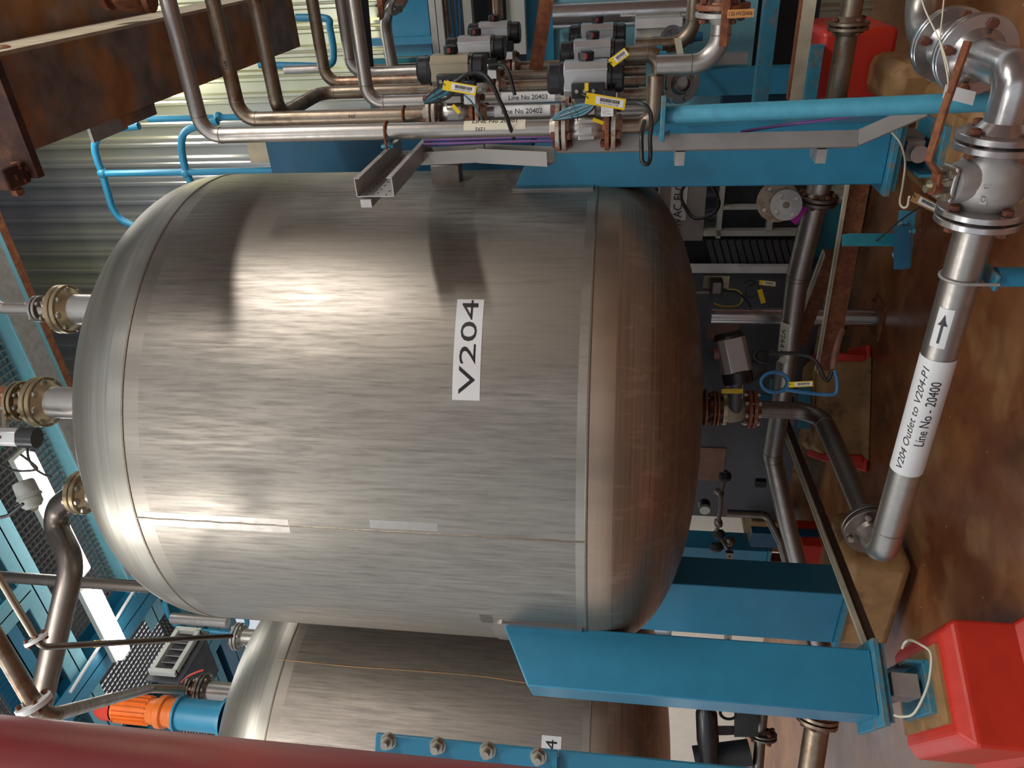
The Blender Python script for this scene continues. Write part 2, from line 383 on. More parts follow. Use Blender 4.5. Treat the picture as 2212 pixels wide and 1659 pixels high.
def plate_on_cyl(parent, a0, a1, z0, z1, r, cx, cy, mat, name='label_plate', n=16, t=.0015, z_sh=0):
    mb = MB(); vs = []; 
    for k in range(n+1):
        a = a0+(a1-a0)*k/n; dz = z_sh*k/n
        for rr, z in ((r+.0003, z0), (r+t, z0), (r+t, z1), (r+.0003, z1)): vs.append(cyl_at(a, z+dz, rr, cx, cy))
    fs = []
    for k in range(n):
        for j in range(4): fs.append((4*k+j, 4*k+(j+1) % 4, 4*k+4+(j+1) % 4, 4*k+4+j))
    fs += [(3, 2, 1, 0), (4*n, 4*n+1, 4*n+2, 4*n+3)]
    mb.add(vs, fs); return obj(name, mb, mat, parent)
aL, aR = radians(-88.5), radians(-69.5)
pl = plate_on_cyl(ves, aL, aR, 2.113, 2.219, RV, CX, CY, M['white'], z_sh=.006)
ac = (aL+aR)/2+.008
lettering('V204', .372, .063, lambda x, y: cyl_at(ac+x/RV, 2.168+y+x*.015, RV+.0022), M['ink'], pl)
# neighbour's label: only the last 4 shows
q = cylpt(1191, 1605, -2.55, 5.2); an = ang(q, -2.55, 5.2)
pl = plate_on_cyl(ves2, an-.36, an+.030, q.z-.055, q.z+.055, RV, -2.55, 5.2, M['white'])
lettering('4', .05, .063, lambda x, y: cyl_at(an-.008+x/RV, q.z+y, RV+.0022, -2.55, 5.2), M['ink'], pl)
# run mark
for (x0, y0, x1, y1, mt) in ((318, 1122, 622, 1134, 'pipe'), (800, 1130, 945, 1140, 'pipe'), (1040, 1330, 1062, 1344, 'pipe_dark'), (232, 742, 262, 790, 'pipe_dark')):
    if x0 < 300: continue
    q0, q1 = cylpt(x0, y1), cylpt(x1, y0); plate_on_cyl(ves, ang(q0), ang(q1), q1.z, q0.z, RV-.0008, CX, CY, M[mt], 'polished_patch', 4, .0012)
mk = []
for k, (x, y) in enumerate([(600, 1424), (680, 1432), (760, 1440), (850, 1446), (950, 1453), (1050, 1462), (1140, 1475), (1290, 1490)]):
    mk.append(cylpt(x, y, -2.55, 5.2, RV+.0005))
obj('run_mark', MB().tube(spline(mk, 6), .0035, 5), M['tan'], ves2, 'brown dried run mark')

# legs: box sections standing 120 degrees apart
def leg(az, w2=.143):
    r_ = V((cos(az), sin(az), 0)); t_ = V((-sin(az), cos(az), 0)); c = V((CX, CY, 0)); r0 = RV*cos(w2/RV)-.006
    ro = RV+.235; zb = .545; zt = 2.075; g = obj  # radial section cut at the top
    mb = MB(); mb.prism([c+r_*r0+t_*-w2+Z*zb, c+r_*ro+t_*-w2+Z*zb, c+r_*ro+t_*-w2+Z*(zt-.13), c+r_*r0+t_*-w2+Z*zt], t_*2*w2)
    l = obj('leg', mb, M['blue'], ves, bevel=.006)
    # doubler pad between leg and shell
    m2 = MB(); n = 12; vs = []
    a0, a1 = az-(w2+.035)/RV, az+(w2+.035)/RV
    for k in range(n+1):
        a = a0+(a1-a0)*k/n
        e = .05*(1-min(1, (min(k, n-k)/2.))**.5)
        for rr, z in ((RV, ZB+.02), (RV+.009, ZB+.02), (RV+.009, zt+.05-e), (RV, zt+.05-e)): vs.append(cyl_at(a, z, rr))
    fs = [(4*k+j, 4*k+(j+1) % 4, 4*k+4+(j+1) % 4, 4*k+4+j) for k in range(n) for j in range(4)]+[(3, 2, 1, 0), (4*n, 4*n+1, 4*n+2, 4*n+3)]
    m2.add(vs, fs); obj('doubler_pad', m2, M['bright'], ves)
    fr = (r_, t_, Z)
    rc = (r0+ro)/2
    # foot plates
    obj('foot_plate', MB().box(c+r_*rc+Z*(zb-.012), (.33, .36, .024), fr), M['blue_worn'], ves, bevel=.003)
    obj('packing_plate', MB().box(c+r_*(rc-.0)+Z*(zb-.038), (.30, .32, .022), fr), M['blue_worn'], ves, bevel=.003)
    # load cell
    lc = thing('load_cell', LC.pop(0), 'load cell', (c+r_*rc+Z*.2), 'load cells under the vessel legs')
    ztop = zb-.05
    p = c+r_*rc-t_*0
    obj('cell_body', MB().box(p+t_*.06+Z*(ztop-.07), (.09, .145, .105), fr), M['greytray'], lc, bevel=.003)
    obj('cell_plate', MB().box(p+t_*.05-r_*.0382+Z*(ztop-.07), (.002, .05, .05), fr), M['galv'], lc)
    obj('spacer', MB().cyl(p+Z*(ztop-.055)-t_*.07, p-t_*.012+Z*(ztop-.055), .025, 20), M['bright'], lc)
    obj('cell_clevis', MB().box(p-t_*.085+Z*(ztop-.06), (.08, .045, .07), fr), M['greytray'], lc, bevel=.003)
    obj('spigot', MB().lathe(p-t_*.10+Z*(ztop-.06), -t_, [(.001, 0), (.024, 0), (.024, .05), (.034, .052), (.034, .066), (.001, .066)], 20), M['bright'], lc)
    zp = PL[0]
    obj('base_plate', MB().box(p+Z*(zp+.015), (.20, .30, .03), fr), M['blue_worn'], lc, bevel=.003)
    obj('mounting_post', MB().cyl(p+Z*(zp+.03)+t_*.05, p+Z*(ztop-.12)+t_*.05, .03, 20), M['rust'], lc)
    obj('base_angle', MB().box(p-r_*.09+Z*(zp+.055), (.012, .30, .07), fr), M['blue_worn'], lc)
    return p, r_, t_, fr
LC = ['load cell under the near left leg of the V204 vessel', 'load cell under the near right leg, behind the purple cable end', 'load cell under the rear leg of the V204 vessel']
PL = [.325]
def plinth(p, fr, label, h=.318, L=.46, W=.62, mat='red', tan_top=True):
    t = thing('plinth', label, 'plinth', (p.x, p.y, 0), 'painted concrete plinths under the vessel legs')
    mb = MB(); r_, t_, z_ = fr; e = .045
    def ring(k, z): return [p*1+r_*(i*(L/2+k))+t_*(j*(W/2+k))+Z*z for i, j in ((-1, -1), (1, -1), (1, 1), (-1, 1))]
    vs = ring(.03, .002)+ring(0, .05)+ring(0, h-e)+ring(-e, h); mb.add([V((v.x, v.y, v.z)) for v in vs], [(4*k+j, 4*k+(j+1) % 4, 4*k+4+(j+1) % 4, 4*k+4+j) for k in range(3) for j in range(4)]+[(12, 13, 14, 15), (3, 2, 1, 0)])
    obj('painted_block', mb, M[mat], t, bevel=.012, smooth=False)
    if tan_top: obj('grout_bed', MB().box(V((p.x, p.y, h+.006)), (L-.17, W-.14, .012), fr), M['tan'], t)
    return t
for az, lb in ((radians(-150), 'large red painted plinth under the near left vessel leg'), (radians(-30), 'red and tan plinth under the near right vessel leg'), (radians(90), 'tan plinth with red edges under the rear vessel leg')):
    p, r_, t_, fr = leg(az, .143 if az < 0 else .075); p = V((p.x, p.y, 0)); plinth(p+(V((-.0, -.0, 0))), fr, lb, mat='red' if az == radians(-150) else 'tan')
    if az > 0:
        pl_ = [o for o in D.objects if o.name.startswith('plinth') and o.type == 'EMPTY'][-1]
        for e in (-1, 1): obj('red_edge', MB().box(V((p.x+e*.325, p.y-.05, .16)), (.05, .40, .25)).box(V((p.x+e*.36, p.y-.05, .02)), (.09, .40, .03)), M['red'], pl_, bevel=.01)
# ------------------------------------------------------------------ fittings
_bc = {}
def bolt_mesh(L, r, mat, head=1.7):
    k = (round(L, 3), round(r, 4), mat.name)
    if k not in _bc:
        mb = MB(); h = r*1.3
        mb.cyl((0, 0, -L/2), (0, 0, L/2), r*.98, 8)
        for z0, z1 in ((-L/2+h*.25, -L/2+h*1.4), (L/2-h*1.4, L/2-h*.25)): mb.cyl((0, 0, z0), (0, 0, z1), r*head, 6)
        me = mb.mesh('bolt'); me.materials.append(mat); me.shade_smooth(); me.set_sharp_from_angle(angle=radians(33)); _bc[k] = me
    return _bc[k]
def mxf(c, d, roll=0):
    u, v, d = frame(d); m = Matrix((u, v, d)).transposed().to_4x4(); return Matrix.Translation(c) @ m @ Matrix.Rotation(roll, 4, 'Z')
def flanges(par, c, ax, Rf=.1, t=.02, n=8, mat=None, bmat=None, rp=.0445, hub=(1, 1), gap=.003, br=.0075, roll=.39, mat2=None, bolts=True):
    mat = mat or M['bright']; bmat = bmat or M['boltm']; ax = V(ax).normalized(); c = V(c); first = None
    for i, s in enumerate((-1, 1)):
        if hub[i] is None: continue
        e = gap/2; pr = [(rp*.9, s*e), (Rf*.62, s*e), (Rf*.62, s*(e+.002)), (Rf-.002, s*(e+.002)), (Rf, s*(e+.004)), (Rf, s*(e+t-.002)), (Rf-.002, s*(e+t))]
        if hub[i]: pr += [(rp*1.42, s*(e+t)), (rp*1.32, s*(e+t*1.35)), (rp*1.01, s*(e+t*2.3)), (rp*.9, s*(e+t*2.3))]
        else: pr += [(rp*.9, s*(e+t))]
        if s < 0: pr = pr[::-1]
        f = obj('flange', MB().lathe(c, ax, pr, 36), (mat if i == 0 or mat2 is None else mat2), par)
        first = first or f
    if bolts:
        me = bolt_mesh(2*t+gap+.036, br, bmat)
        u, v, _ = frame(ax)
        for k in range(n):
            a = roll+2*pi*k/n; q = c+(u*cos(a)+v*sin(a))*Rf*.79
            obj('bolt', None, None, first, me=me, mx=mxf(q, ax, k))
    return first
def blind(par, c, ax, Rf, t, n=4, mat=None, bmat=None, hole=0):
    f = obj('flange', MB().lathe(c, ax, [(max(hole, .001), 0), (Rf-.002, 0), (Rf, .002), (Rf, t), (max(hole, .001), t)], 32), mat or M['brass'], par)
    u, v, _ = frame(ax); me = bolt_mesh(t+.03, .006, bmat or M['boltm'])
    for k in range(n):
        a = .6+2*pi*k/n; obj('bolt', None, None, f, me=me, mx=mxf(V(c)+V(ax)*t/2+(u*cos(a)+v*sin(a))*Rf*.72, ax, k))
    return f
def ringweld(par, c, ax, r, mat=None): obj('weld_bead', MB().lathe(c, ax, [(r-.001, -.003), (r+.0014, -.0015), (r+.0014, .0015), (r-.001, .003)], 24), mat or M['weld'], par)
def pipe(label, pts, r, mat, R=None, cat='pipe', group=None, n=20, welds=True, name='process_pipe'):
    t = thing(name, label, cat, V(pts[0]), group); R = R if R is not None else r*3
    obj('pipe_run', MB().tube(arcpath(pts, R, 10), r, n), mat, t)
    if welds:
        for i in range(1, len(pts)-1):
            p = V(pts[i]); a = (V(pts[i-1])-p); b = (V(pts[i+1])-p); g = a.angle(b)
            if g > pi-.05: continue
            tt = R/math.tan(g/2)
            for d in (a, b):
                if d.length > tt*1.2: ringweld(t, p+d.normalized()*tt, d, r)
    return t
def solo(name, mb, mat, label, cat, group=None, **k): return obj(name, mb, mat, None, label, cat, group, **k)
def ubolt(par, c, ax, side, r, mat):                                    # clip round a pipe, opening to `side`
    ax = V(ax).normalized(); side = V(side).normalized(); v = ax.cross(side).normalized(); rr = r+.005
    pts = [c+side*(r+.03)+v*rr]+[c+v*rr*cos(a)-side*rr*sin(a) for a in [pi*k/10 for k in range(11)]]+[c+side*(r+.03)-v*rr]
    return obj('clip', MB().tube(pts, .005, 8), mat, par)

def tagplate(label, c, ux, uy, w_=.085, h_=.03, text=None, col='yellow', hang=None, bars=True, mirror=False, cat='tag', grp='yellow barcode tags tied to cables'):
    ux, uy = V(ux).normalized(), V(uy).normalized(); n_ = ux.cross(uy).normalized(); fr = (ux, uy, n_); c = V(c)
    t = thing('barcode_tag', label, cat, c, grp)
    obj('tag_plate', MB().box(c, (w_, h_, .0016), fr), M[col], t, bevel=.0006)
    pn = obj('white_panel', MB().box(c+ux*w_*.10+n_*.001, (w_*.70, h_*.68, .0006), fr), M['white'], t)
    if bars:
        mb = MB(); x = -w_*.22; rnd = random.Random(3)
        while x < w_*.28:
            b_ = rnd.choice((.0006, .001, .0015)); mb.box(c+ux*(w_*.08+x)+uy*h_*.07+n_*.0015, (b_, h_*.32, .0003), fr); x += b_+rnd.choice((.0007, .001))
        obj('barcode', mb, M['ink'], pn)
    if text: lettering(text, w_*.46, h_*.13, flat_fn(c+ux*w_*.1-uy*h_*.22+n_*.001, ux, uy, .0008), M['ink'], pn)
    obj('cable_tie', MB().tube([c-ux*w_*.43+n_*.001, c-ux*w_*.5+n_*.004+uy*.004, c-ux*w_*.62-n_*.004+uy*.012], .0013, 6), M['black'], t)
    return t

def rrect(c, u, v, w_, h_, ch):
    return [c+u*(sx*(w_/2-(ch if k else 0)))+v*(sy*(h_/2-(0 if k else ch))) for sx, sy, k in ((1, -1, 0), (1, 1, 0), (1, 1, 1), (-1, 1, 1), (-1, 1, 0), (-1, -1, 0), (-1, -1, 1), (1, -1, 1))]
def actuated_valve(label, c, ax, s, f, sc=1., body='pipe', actm='alu', detail=True, txt=None, redface=True, flm='cflange', group='air actuated valves on the pipe manifold', boltm='rustbolt', caps=('black', 'black')):
    """ball valve in a line along ax, stem pointing s, pilot block facing f"""
    ax, s, f = V(ax).normalized(), V(s).normalized(), V(f).normalized(); c = V(c)
    t = thing('actuated_valve', label, 'valve', c, group); H = .068*sc
    obj('valve_body', MB().lathe(c, ax, [(.034*sc, -H), (.040*sc, -H*.8), (.050*sc, -H*.5), (.050*sc, H*.4), (.042*sc, H*.75), (.034*sc, H)], 28).box(c-ax*H*.05, (H*.95, .088*sc, .080*sc), (ax, ax.cross(s), s)), M[body], t, bevel=.006)
    for e in (-1, 1):
        flanges(t, c+ax*e*(H+.021*sc), ax, .084*sc, .018*sc, 4, M[flm], M[boltm], rp=.030*sc, br=.0085*sc, roll=.79, mat2=M['rustflange'] if e < 0 else None)
    bn = obj('bonnet', MB().box(c+s*.062*sc, (.07*sc, .07*sc, .03*sc), (ax, ax.cross(s), s)), M[body], t, bevel=.004)
    obj('mounting_bracket', MB().box(c+s*.092*sc, (.075*sc, .055*sc, .034*sc), (ax, ax.cross(s), s)), M['darkgrey'], t, bevel=.003)
    q = c+s*.168*sc; L = .152*sc; v = ax.cross(s).normalized()
    ab = obj('actuator_body', MB().prism(rrect(q-ax*L/2, s, v, .115*sc, .105*sc, .024*sc), ax*L), M[actm], t, bevel=.003)
    for e in (-.028, -.012, .028): obj('rib', MB().box(q+f*.053*sc+s*(e+.02)*sc*.0+s*(.035*sc if e < 0 else .02*sc)+f*0, (L, .006*sc, .004*sc), (ax, s, f)), M[actm], ab) if e == -.028 else None
    for e, cm in zip((-1, 1), caps):
        obj('end_cap', MB().lathe(q+ax*e*L/2, ax*e, [(.001, 0), (.056*sc, 0), (.057*sc, .012*sc), (.052*sc, .016*sc), (.052*sc, .05*sc), (.046*sc, .058*sc), (.001, .058*sc)], 28), M[cm], t)
    ind = obj('position_indicator', MB().lathe(q+s*.058*sc, s, [(.001, 0), (.026*sc, 0), (.028*sc, .006*sc), (.028*sc, .026*sc), (.022*sc, .030*sc), (.001, .030*sc)], 8), M['black'], t)
    if redface: obj('red_window', MB().box(q+s*.074*sc+f*.0265*sc, (.010*sc, .016*sc, .002), (ax, s, f)), M['redind'], ind)
    if detail:
        g = q+f*.056*sc
        pb = obj('pilot_valve_block', MB().box(g+f*.012*sc-ax*.010*sc-s*.03*sc, (.115*sc, .05*sc, .026*sc), (ax, s, f)), M['black'], t, bevel=.003)
        for k in (-.03, 0, .028): obj('air_fitting', MB().cyl(g+f*.02*sc+ax*k*sc-s*.028*sc, g+f*.04*sc+ax*k*sc-s*.028*sc, .0065*sc, 8), M['boltm'], pb)
        obj('coil', MB().box(g+f*.016*sc-ax*.085*sc-s*.052*sc, (.042*sc, .046*sc, .034*sc), (ax, s, f)), M['black'], t, bevel=.003)
        cn = obj('connector', MB().box(g+f*.016*sc-ax*.078*sc-s*.098*sc, (.044*sc, .036*sc, .028*sc), (ax, s, f)), M['white'], t, bevel=.002)
        if txt: lettering(txt, .03*sc, .03*sc, flat_fn(g+f*.0306*sc-ax*.078*sc-s*.098*sc, s*-1, ax, .0006), M['ink'], cn)
    npm = obj('nameplate', MB().box(c+f*.054*sc, (.045*sc, .022*sc, .003), (ax, s, f)), M['galv'], t)
    return t, q

# ------------------------------------------------------------------ manifold of small pipes on the right
R1 = PY(1000, 280, 2.72); R1.z = 0; SP = .275
def row(k): return R1+B*SP*(k-1)
SD = -A                                                                # stems point this way
PR = .0302
TOPX = {1: 440, 2: 520, 3: 796, 4: 692, 5: 705, 6: 760}
def P3(k, x): r_ = row(k); return V((r_.x, r_.y, zat(x, r_)))
labels = {1: ('nearest manifold riser, bent highest, labelled Line No 20401', 'pipe'), 2: ('second manifold riser, labelled Line No 20402', 'pipe_brown'), 3: ('third manifold riser with the lowest bend, labelled Line No 20403', 'pipe'),
          4: ('manifold riser with a doglegged run behind the second riser', 'pipe_brown'), 5: ('fifth manifold riser behind the short dogleg', 'pipe_brown'), 6: ('rearmost manifold riser, partly hidden by the others', 'pipe')}
risers = {}
for k in range(1, 7):
    xe = 1420 if k % 2 else 1400
    zc = zat(TOPX[k], row(k)); top = P3(k, TOPX[k])
    if k == 4:
        e2 = top - B*.50; pts = [e2+SD*3.0, e2, top, P3(k, 1395)]
    else: pts = [top+SD*3.0, top, P3(k, 1395 if k > 1 else 1412)]
    if k == 1: pts.append(pts[-1]+SD*.17)
    xs_ = {1: 1266, 3: 1266, 5: 1266, 2: 985, 4: 1020, 6: 1050}[k]; zv = P3(1, 1266).z if k % 2 else P3(2, 985).z
    vt = [p for p in pts if abs(p.x-row(k).x) < 1e-4 and abs(p.y-row(k).y) < 1e-4]; up = pts[:pts.index(vt[0])+1]+[V((row(k).x, row(k).y, zv+.112))]; tail = [V((row(k).x, row(k).y, zv-.112))]+pts[pts.index(vt[0])+1:]
    risers[k] = pipe(labels[k][0], up, PR, M[labels[k][1]], R=.075, group='stainless risers of the valve manifold', name='manifold_pipe')
    obj('pipe_tail', MB().tube(arcpath(tail, .075, 8), PR, 20), M['pipe_brown' if k != 2 else 'pipe'], risers[k])
valves = {}
txt = {1: 'ATO', 2: 'CAL'}
for k in range(1, 7):
    xv = 1266 if k % 2 else {2: 985, 4: 1020, 6: 1050}[k]
    c = P3(k, xv) if k < 3 else V((row(k).x, row(k).y, P3(1 if k % 2 else 2, 1266 if k % 2 else 985).z))
    nm = {1: 'nearest lower actuated valve on the manifold, grey body, blue hoses coiled on it', 2: 'nearest upper actuated valve on the manifold, tan stained body',
          3: 'second lower actuated valve behind the nearest lower one', 4: 'second upper actuated valve with clean grey body and black caps', 5: 'third lower actuated valve beside the grey instrument box', 6: 'rearmost upper actuated valve with shiny bare aluminium body'}[k]
    valves[k] = actuated_valve(nm, c, Z, SD, -B, actm='alu_tan' if k == 2 else 'alu', txt={1: '24V', 2: '24V'}.get(k), detail=True)
# clips
for k, x, in ((1, 836), (2, 874)):
    c = P3(k, x); t = thing('pipe_clip', ('rusty pipe clip on the nearest riser, on a blue bracket', 'rusty pipe clip on the second riser')[k-1], 'clip', c, 'rusty pipe clips')
    ubolt(t, c, Z, -SD, PR, M['rust'])
    obj('clip_angle', MB().box(c-SD*(PR+.022), (.05, .012, .05), (B, SD, Z)), M['blue_worn'], t, bevel=.003)
# labels on risers
def wrap(par, c, ax, up, r, w_, ang0, ang1, mat, name='label'):
    """sheet wrapped on a pipe: ax = reading direction, up = direction at angle 0"""
    ax = V(ax).normalized(); u = V(up).normalized(); u = (u-ax*u.dot(ax)).normalized(); v = ax.cross(u); n = 28; mb = MB(); vs = []
    for k in range(n+1):
        a = ang0+(ang1-ang0)*k/n; d = u*cos(a)+v*sin(a)
        for h in (-w_/2, w_/2): vs.append(c+ax*h+d*(r+.0010))
    mb.add(vs, [(2*k, 2*k+1, 2*k+3, 2*k+2) for k in range(n)]); return obj(name, mb, mat, par)
def wrap_text(par, s, c, ax, face, r, w_, h_, shift=0, shear=0, mat=None):
    ax = V(ax).normalized(); u = V(face).normalized(); u = (u-ax*u.dot(ax)).normalized(); v = u.cross(ax)*-1     # v = up in the label
    v = u.cross(ax); 
    return lettering(s, w_, h_, lambda x, y: c+ax*x+(u*cos((y+shift)/r)+v*sin((y+shift)/r))*(r+.0019), mat or M['ink'], par, shear)
FC = (EYE-P3(1, 1000)).normalized()
for k, x0, x1, s, mt, dx in ((2, 1070, 1190, 'Line No 20402', 'white', .2), (3, 1085, 1200, 'Line No 20403', 'white', .2), (1, 1005, 1137, 'LINE No 20401', 'cream', .9)):
    a_, b_ = P3(k, x0), P3(k, x1); c = (a_+b_)/2; L = (b_-a_).length; f0 = FC*1.0+SD*dx; f0.z = 0
    wl = wrap(risers[k], c, Z*-1, f0, PR, L, -.75, .75, M[mt]); wrap_text(wl, s, c, Z*-1, f0, PR, L*.72, .018, shift=-.002 if k > 1 else .012)
wrap_text(risers[1], '1292', P3(1, 1040), Z, FC, PR, .035, .012)
wrap_text(risers[2], '747', P3(2, 765), Z*-1, FC, PR, .03, .012)
wrap_text(risers[2], '168', (P3(2, 520)+SD*.22), SD, FC, PR, .03, .012)
# hose coils on the two near valves
def coil(label, p0, p1, n, mat, r=.0058, spread=.028, sag=.03, side=None):
    t = thing('hose_bundle', label, 'hose', V(p0), 'air hoses bundled on the valves'); p0, p1 = V(p0), V(p1); ax = (p1-p0); side = V(side or (0, 0, 1))
    for k in range(n):
        o = side*((k-(n-1)/2)*spread/max(n-1, 1)*2)+V((0, 0, 0)); s_ = random.uniform(.7, 1.2)
        pts = [p0, p0+ax*.2+o*.6*s_, p0+ax*.5+o*s_+V((0, 0, -sag*.2)), p0+ax*.8+o*.7*s_, p1]
        obj('hose', MB().tube(spline(pts, 5), r, 8), M[mat] if k % 3 else M['rubber'], t)
    obj('cable_tie', MB().lathe(p0+ax*.5, ax, [(spread*1.15, -.002), (spread*1.15, .002)], 14), M['black'], t)
    return t
coil('blue-green hose bundle hanging on the nearest lower valve', PY(1195, 258, 2.58), PY(1285, 225, 2.52), 8, 'teal_cable', side=(0.5, 0, .9))
coil('blue-green hose bundle hanging on the nearest upper valve', PY(918, 222, 2.72), PY(985, 178, 2.62), 7, 'teal_cable', side=(.6, 0, .8), spread=.026)
def cable(label, pix, r, mat, n=6, group=None, cat='cable', name='cable'):
    return solo(name, MB().tube(spline([PY(*p) for p in pix], n), r, 8), M[mat], label, cat, group)
cable('black conduit looping from the nearest lower valve down beside the blue post', [(1350, 222, 2.5), (1385, 224, 2.45), (1403, 240, 2.45), (1407, 270, 2.45), (1404, 300, 2.45), (1405, 335, 2.5), (1400, 353, 2.5), (1388, 350, 2.5), (1386, 325, 2.5), (1386, 290, 2.5), (1392, 262, 2.6)], .0075, 'rubber')
cable('thick black cable arching from the nearest upper valve', [(985, 178, 2.5), (1010, 160, 2.5), (1040, 158, 2.5), (1062, 180, 2.5), (1078, 215, 2.55), (1092, 245, 2.6), (1110, 300, 2.75)], .0075, 'rubber')
cable('dark green cable over the second upper valve', [(1055, 142, 2.8), (1085, 140, 2.8), (1100, 160, 2.8), (1112, 205, 2.85)], .007, 'rubber')
cable('thin green wire down to the riser flange', [(1003, 205, 2.5), (1020, 222, 2.5), (1034, 243, 2.5), (1040, 258, 2.55)], .003, 'teal_cable')
R_ = RM.to_4x4()
def imgdir(dx, dy): d = RM @ V((dx, -dy, 0)); return d.normalized()       # a direction as seen in the photo (x right, y down)
tagplate('yellow barcode tag hanging on the nearest upper valve', PY(993, 190, 2.42), imgdir(1, .17), imgdir(.17, -1), .112, .032, 'B100-V204-XV01')
tagplate('yellow barcode tag hanging on the nearest lower valve', PY(1308, 219, 2.38), imgdir(1, .17), imgdir(.17, -1), .128, .036, 'B100-V204-SY40')
tagplate('yellow edged barcode tag tilted behind the nearest lower valve', PY(1337, 124, 2.5), imgdir(1, -.75), imgdir(-.75, -1), .068, .030, 'SY1T4', cat='tag')
def ytag(label, p, dx, dy, w_=.05, h_=.012):
    n_ = imgdir(dx, dy); solo('cable_marker', MB().box(p, (w_, h_, .003), (n_, imgdir(-dy, dx), n_.cross(imgdir(-dy, dx)))), M['yellow'], label, 'tag', 'yellow cable markers')
ytag('yellow marker sleeve on a wire by the upper valve flange', PY(985, 236, 2.45), .65, .75, .036)
ytag('yellow marker sleeve on a wire below the lower valve tag', PY(1292, 262, 2.60), 1, .35, .04)
ytag('small upright yellow marker on the nearest lower pilot block', PY(1267, 188, 2.4), 0, 1, .026, .012)
# ------------------------------------------------------------------ outlet line under the big vessel
ZL = .585; K0 = V((CX, CY, ZL)); E1 = K0-B*1.07+A*-.06; K1 = E1+SD*1.72; K2 = K1+B*1.16
RA, RB_ = .0445, .0535
out = thing('outlet_pipe', 'outlet pipe dropping from the vessel and running out to the flanged elbow', 'pipe', K0)
zn = ZB-HB
obj('nozzle_neck', MB().cyl((CX, CY, zat(1506, K0)), (CX, CY, zat(1523, K0)), RA, 24), M['pipe_brown'], ves)
zf = lambda x: V((CX, CY, zat(x, K0)))
flanges(ves, zf(1527), -Z, .098, .014, 8, M['rustflange'], M['rustbolt'], rp=RA, hub=(1, None), bolts=False)
bv = thing('outlet_valve', 'rust-flanged outlet valve under the vessel with grey actuator and blue hose coil', 'valve', zf(1570))
flanges(bv, zf(1545), -Z, .092, .014, 8, M['rustflange'], M['rustbolt'], rp=RA)
obj('valve_body', MB().lathe(zf(1553), -Z, [(.05, 0), (.066, .02), (.075, .06), (.066, .10), (.05, .135)], 28), M['alu_tan'], bv)
obj('wafer_ring', MB().lathe(zf(1558), -Z, [(.07, 0), (.088, .002), (.088, .022), (.07, .024)], 28), M['brass'], bv)
flanges(bv, zf(1622), -Z, .098, .020, 8, M['rustflange'], M['boltm'], rp=RA)
obj('pipe_run', MB().tube(arcpath([zf(1634), K0, K0+(E1-K0)*.85], .13, 12), RA, 24), M['pipe_dark'], out)
ringweld(out, K0+Z*.14, Z, RA); ringweld(out, K0+(E1-K0).normalized()*.14, E1-K0, RA)
d1 = (E1-K0).normalized(); Fp = K0+(E1-K0)*.86
flanges(out, Fp, d1, .108, .022, 4, M['pipe_dark'], M['boltm'], rp=RA)
lo_ = thing('outlet_pipe', 'pipe with wide white label and arrow label, running across the foreground', 'pipe', E1)
lo_['label'] = 'labelled V204 outlet pipe running across the foreground to the ball valve'
Vc = lambda k: E1+(K1-E1)*k
sd = (K1-E1).normalized()
def kx(y):                                                               # parameter on the labelled pipe for a photo row y
    best = min(range(0, 1201), key=lambda i: abs((829.5-F*(lambda c: c.y/-c.z*-1)(RM.transposed() @ (Vc(i/1000)-EYE)))-0-y) if False else abs(829.5-F*((RM.transposed() @ (Vc(i/1000)-EYE)).y/-(RM.transposed() @ (Vc(i/1000)-EYE)).z)-y))
    return best/1000
kf1, kf2 = kx(462), kx(302)
obj('pipe_run', MB().tube(arcpath([Fp+d1*.02, E1, Vc(kf1)-sd*.03], .12, 12), RB_, 28), M['pipe'], lo_)
ringweld(lo_, E1+sd*.13, sd, RB_)
flanges(lo_, Vc(kf1), sd, .115, .021, 4, M['bright'], M['rustbolt'], rp=RB_, hub=(0, None), gap=.004, br=.0088)
obj('red_collar', MB().lathe(Vc(kf1)-sd*.030, sd, [(RB_, -.012), (RB_+.0015, -.012), (RB_+.0015, .010), (RB_, .010)], 28), M['red'], lo_)
FCL = (EYE-Vc(.45)); FCL = (FCL-sd*FCL.dot(sd)).normalized()
upl = sd.cross(FCL)*-1
a_, b_ = Vc(kx(1010)), Vc(kx(765)); c = (a_+b_)/2; L = (b_-a_).length
wl = wrap(lo_, c, sd, FCL, RB_, L, -1.45, 1.45, M['white'], 'white_label')
def two(s, h_, sh, w_, shear=0, dx=0): wrap_text(wl, s, c+sd*dx, sd, FCL, RB_, w_, h_, sh, shear)
two('V204 Outlet to V204-P1', .022, .024, L*.88, .3); two('Line No - 20400', .030, -.016, L*.55, 0, .03)
a_, b_ = Vc(kx(738)), Vc(kx(655)); c2 = (a_+b_)/2; L2 = (b_-a_).length
al = wrap(lo_, c2, sd, (FCL*1+Z*.3).normalized(), RB_, L2, -.42, .42, M['white'], 'arrow_label')
fa = (FCL+Z*.3).normalized(); fa = (fa-sd*fa.dot(sd)).normalized(); va = fa.cross(sd)
mb = MB(); P_ = lambda x, y: c2+sd*x+(fa*cos(y/RB_)+va*sin(y/RB_))*(RB_+.0027)
h = L2
mb.add([P_(*q) for q in [(-h*.38, -.0035), (h*.12, -.0035), (h*.12, .0035), (-h*.38, .0035), (h*.08, -.014), (h*.08, 0), (h*.36, 0), (h*.08, .014), (h*.17, -.007), (h*.17, .007)]], [(0, 1, 2, 3), (4, 5, 8), (5, 6, 8), (5, 9, 6), (5, 7, 9)])
obj('arrow', mb, M['ink'], al, smooth=False)
ub = thing('pipe_clip', 'grey clip holding the labelled outlet pipe to the blue stub post', 'clip', Vc(kx(597)), 'rusty pipe clips'); del ub['group']
cc = Vc(kx(597)); ubolt(ub, cc, sd, -Z, RB_, M['galv'])
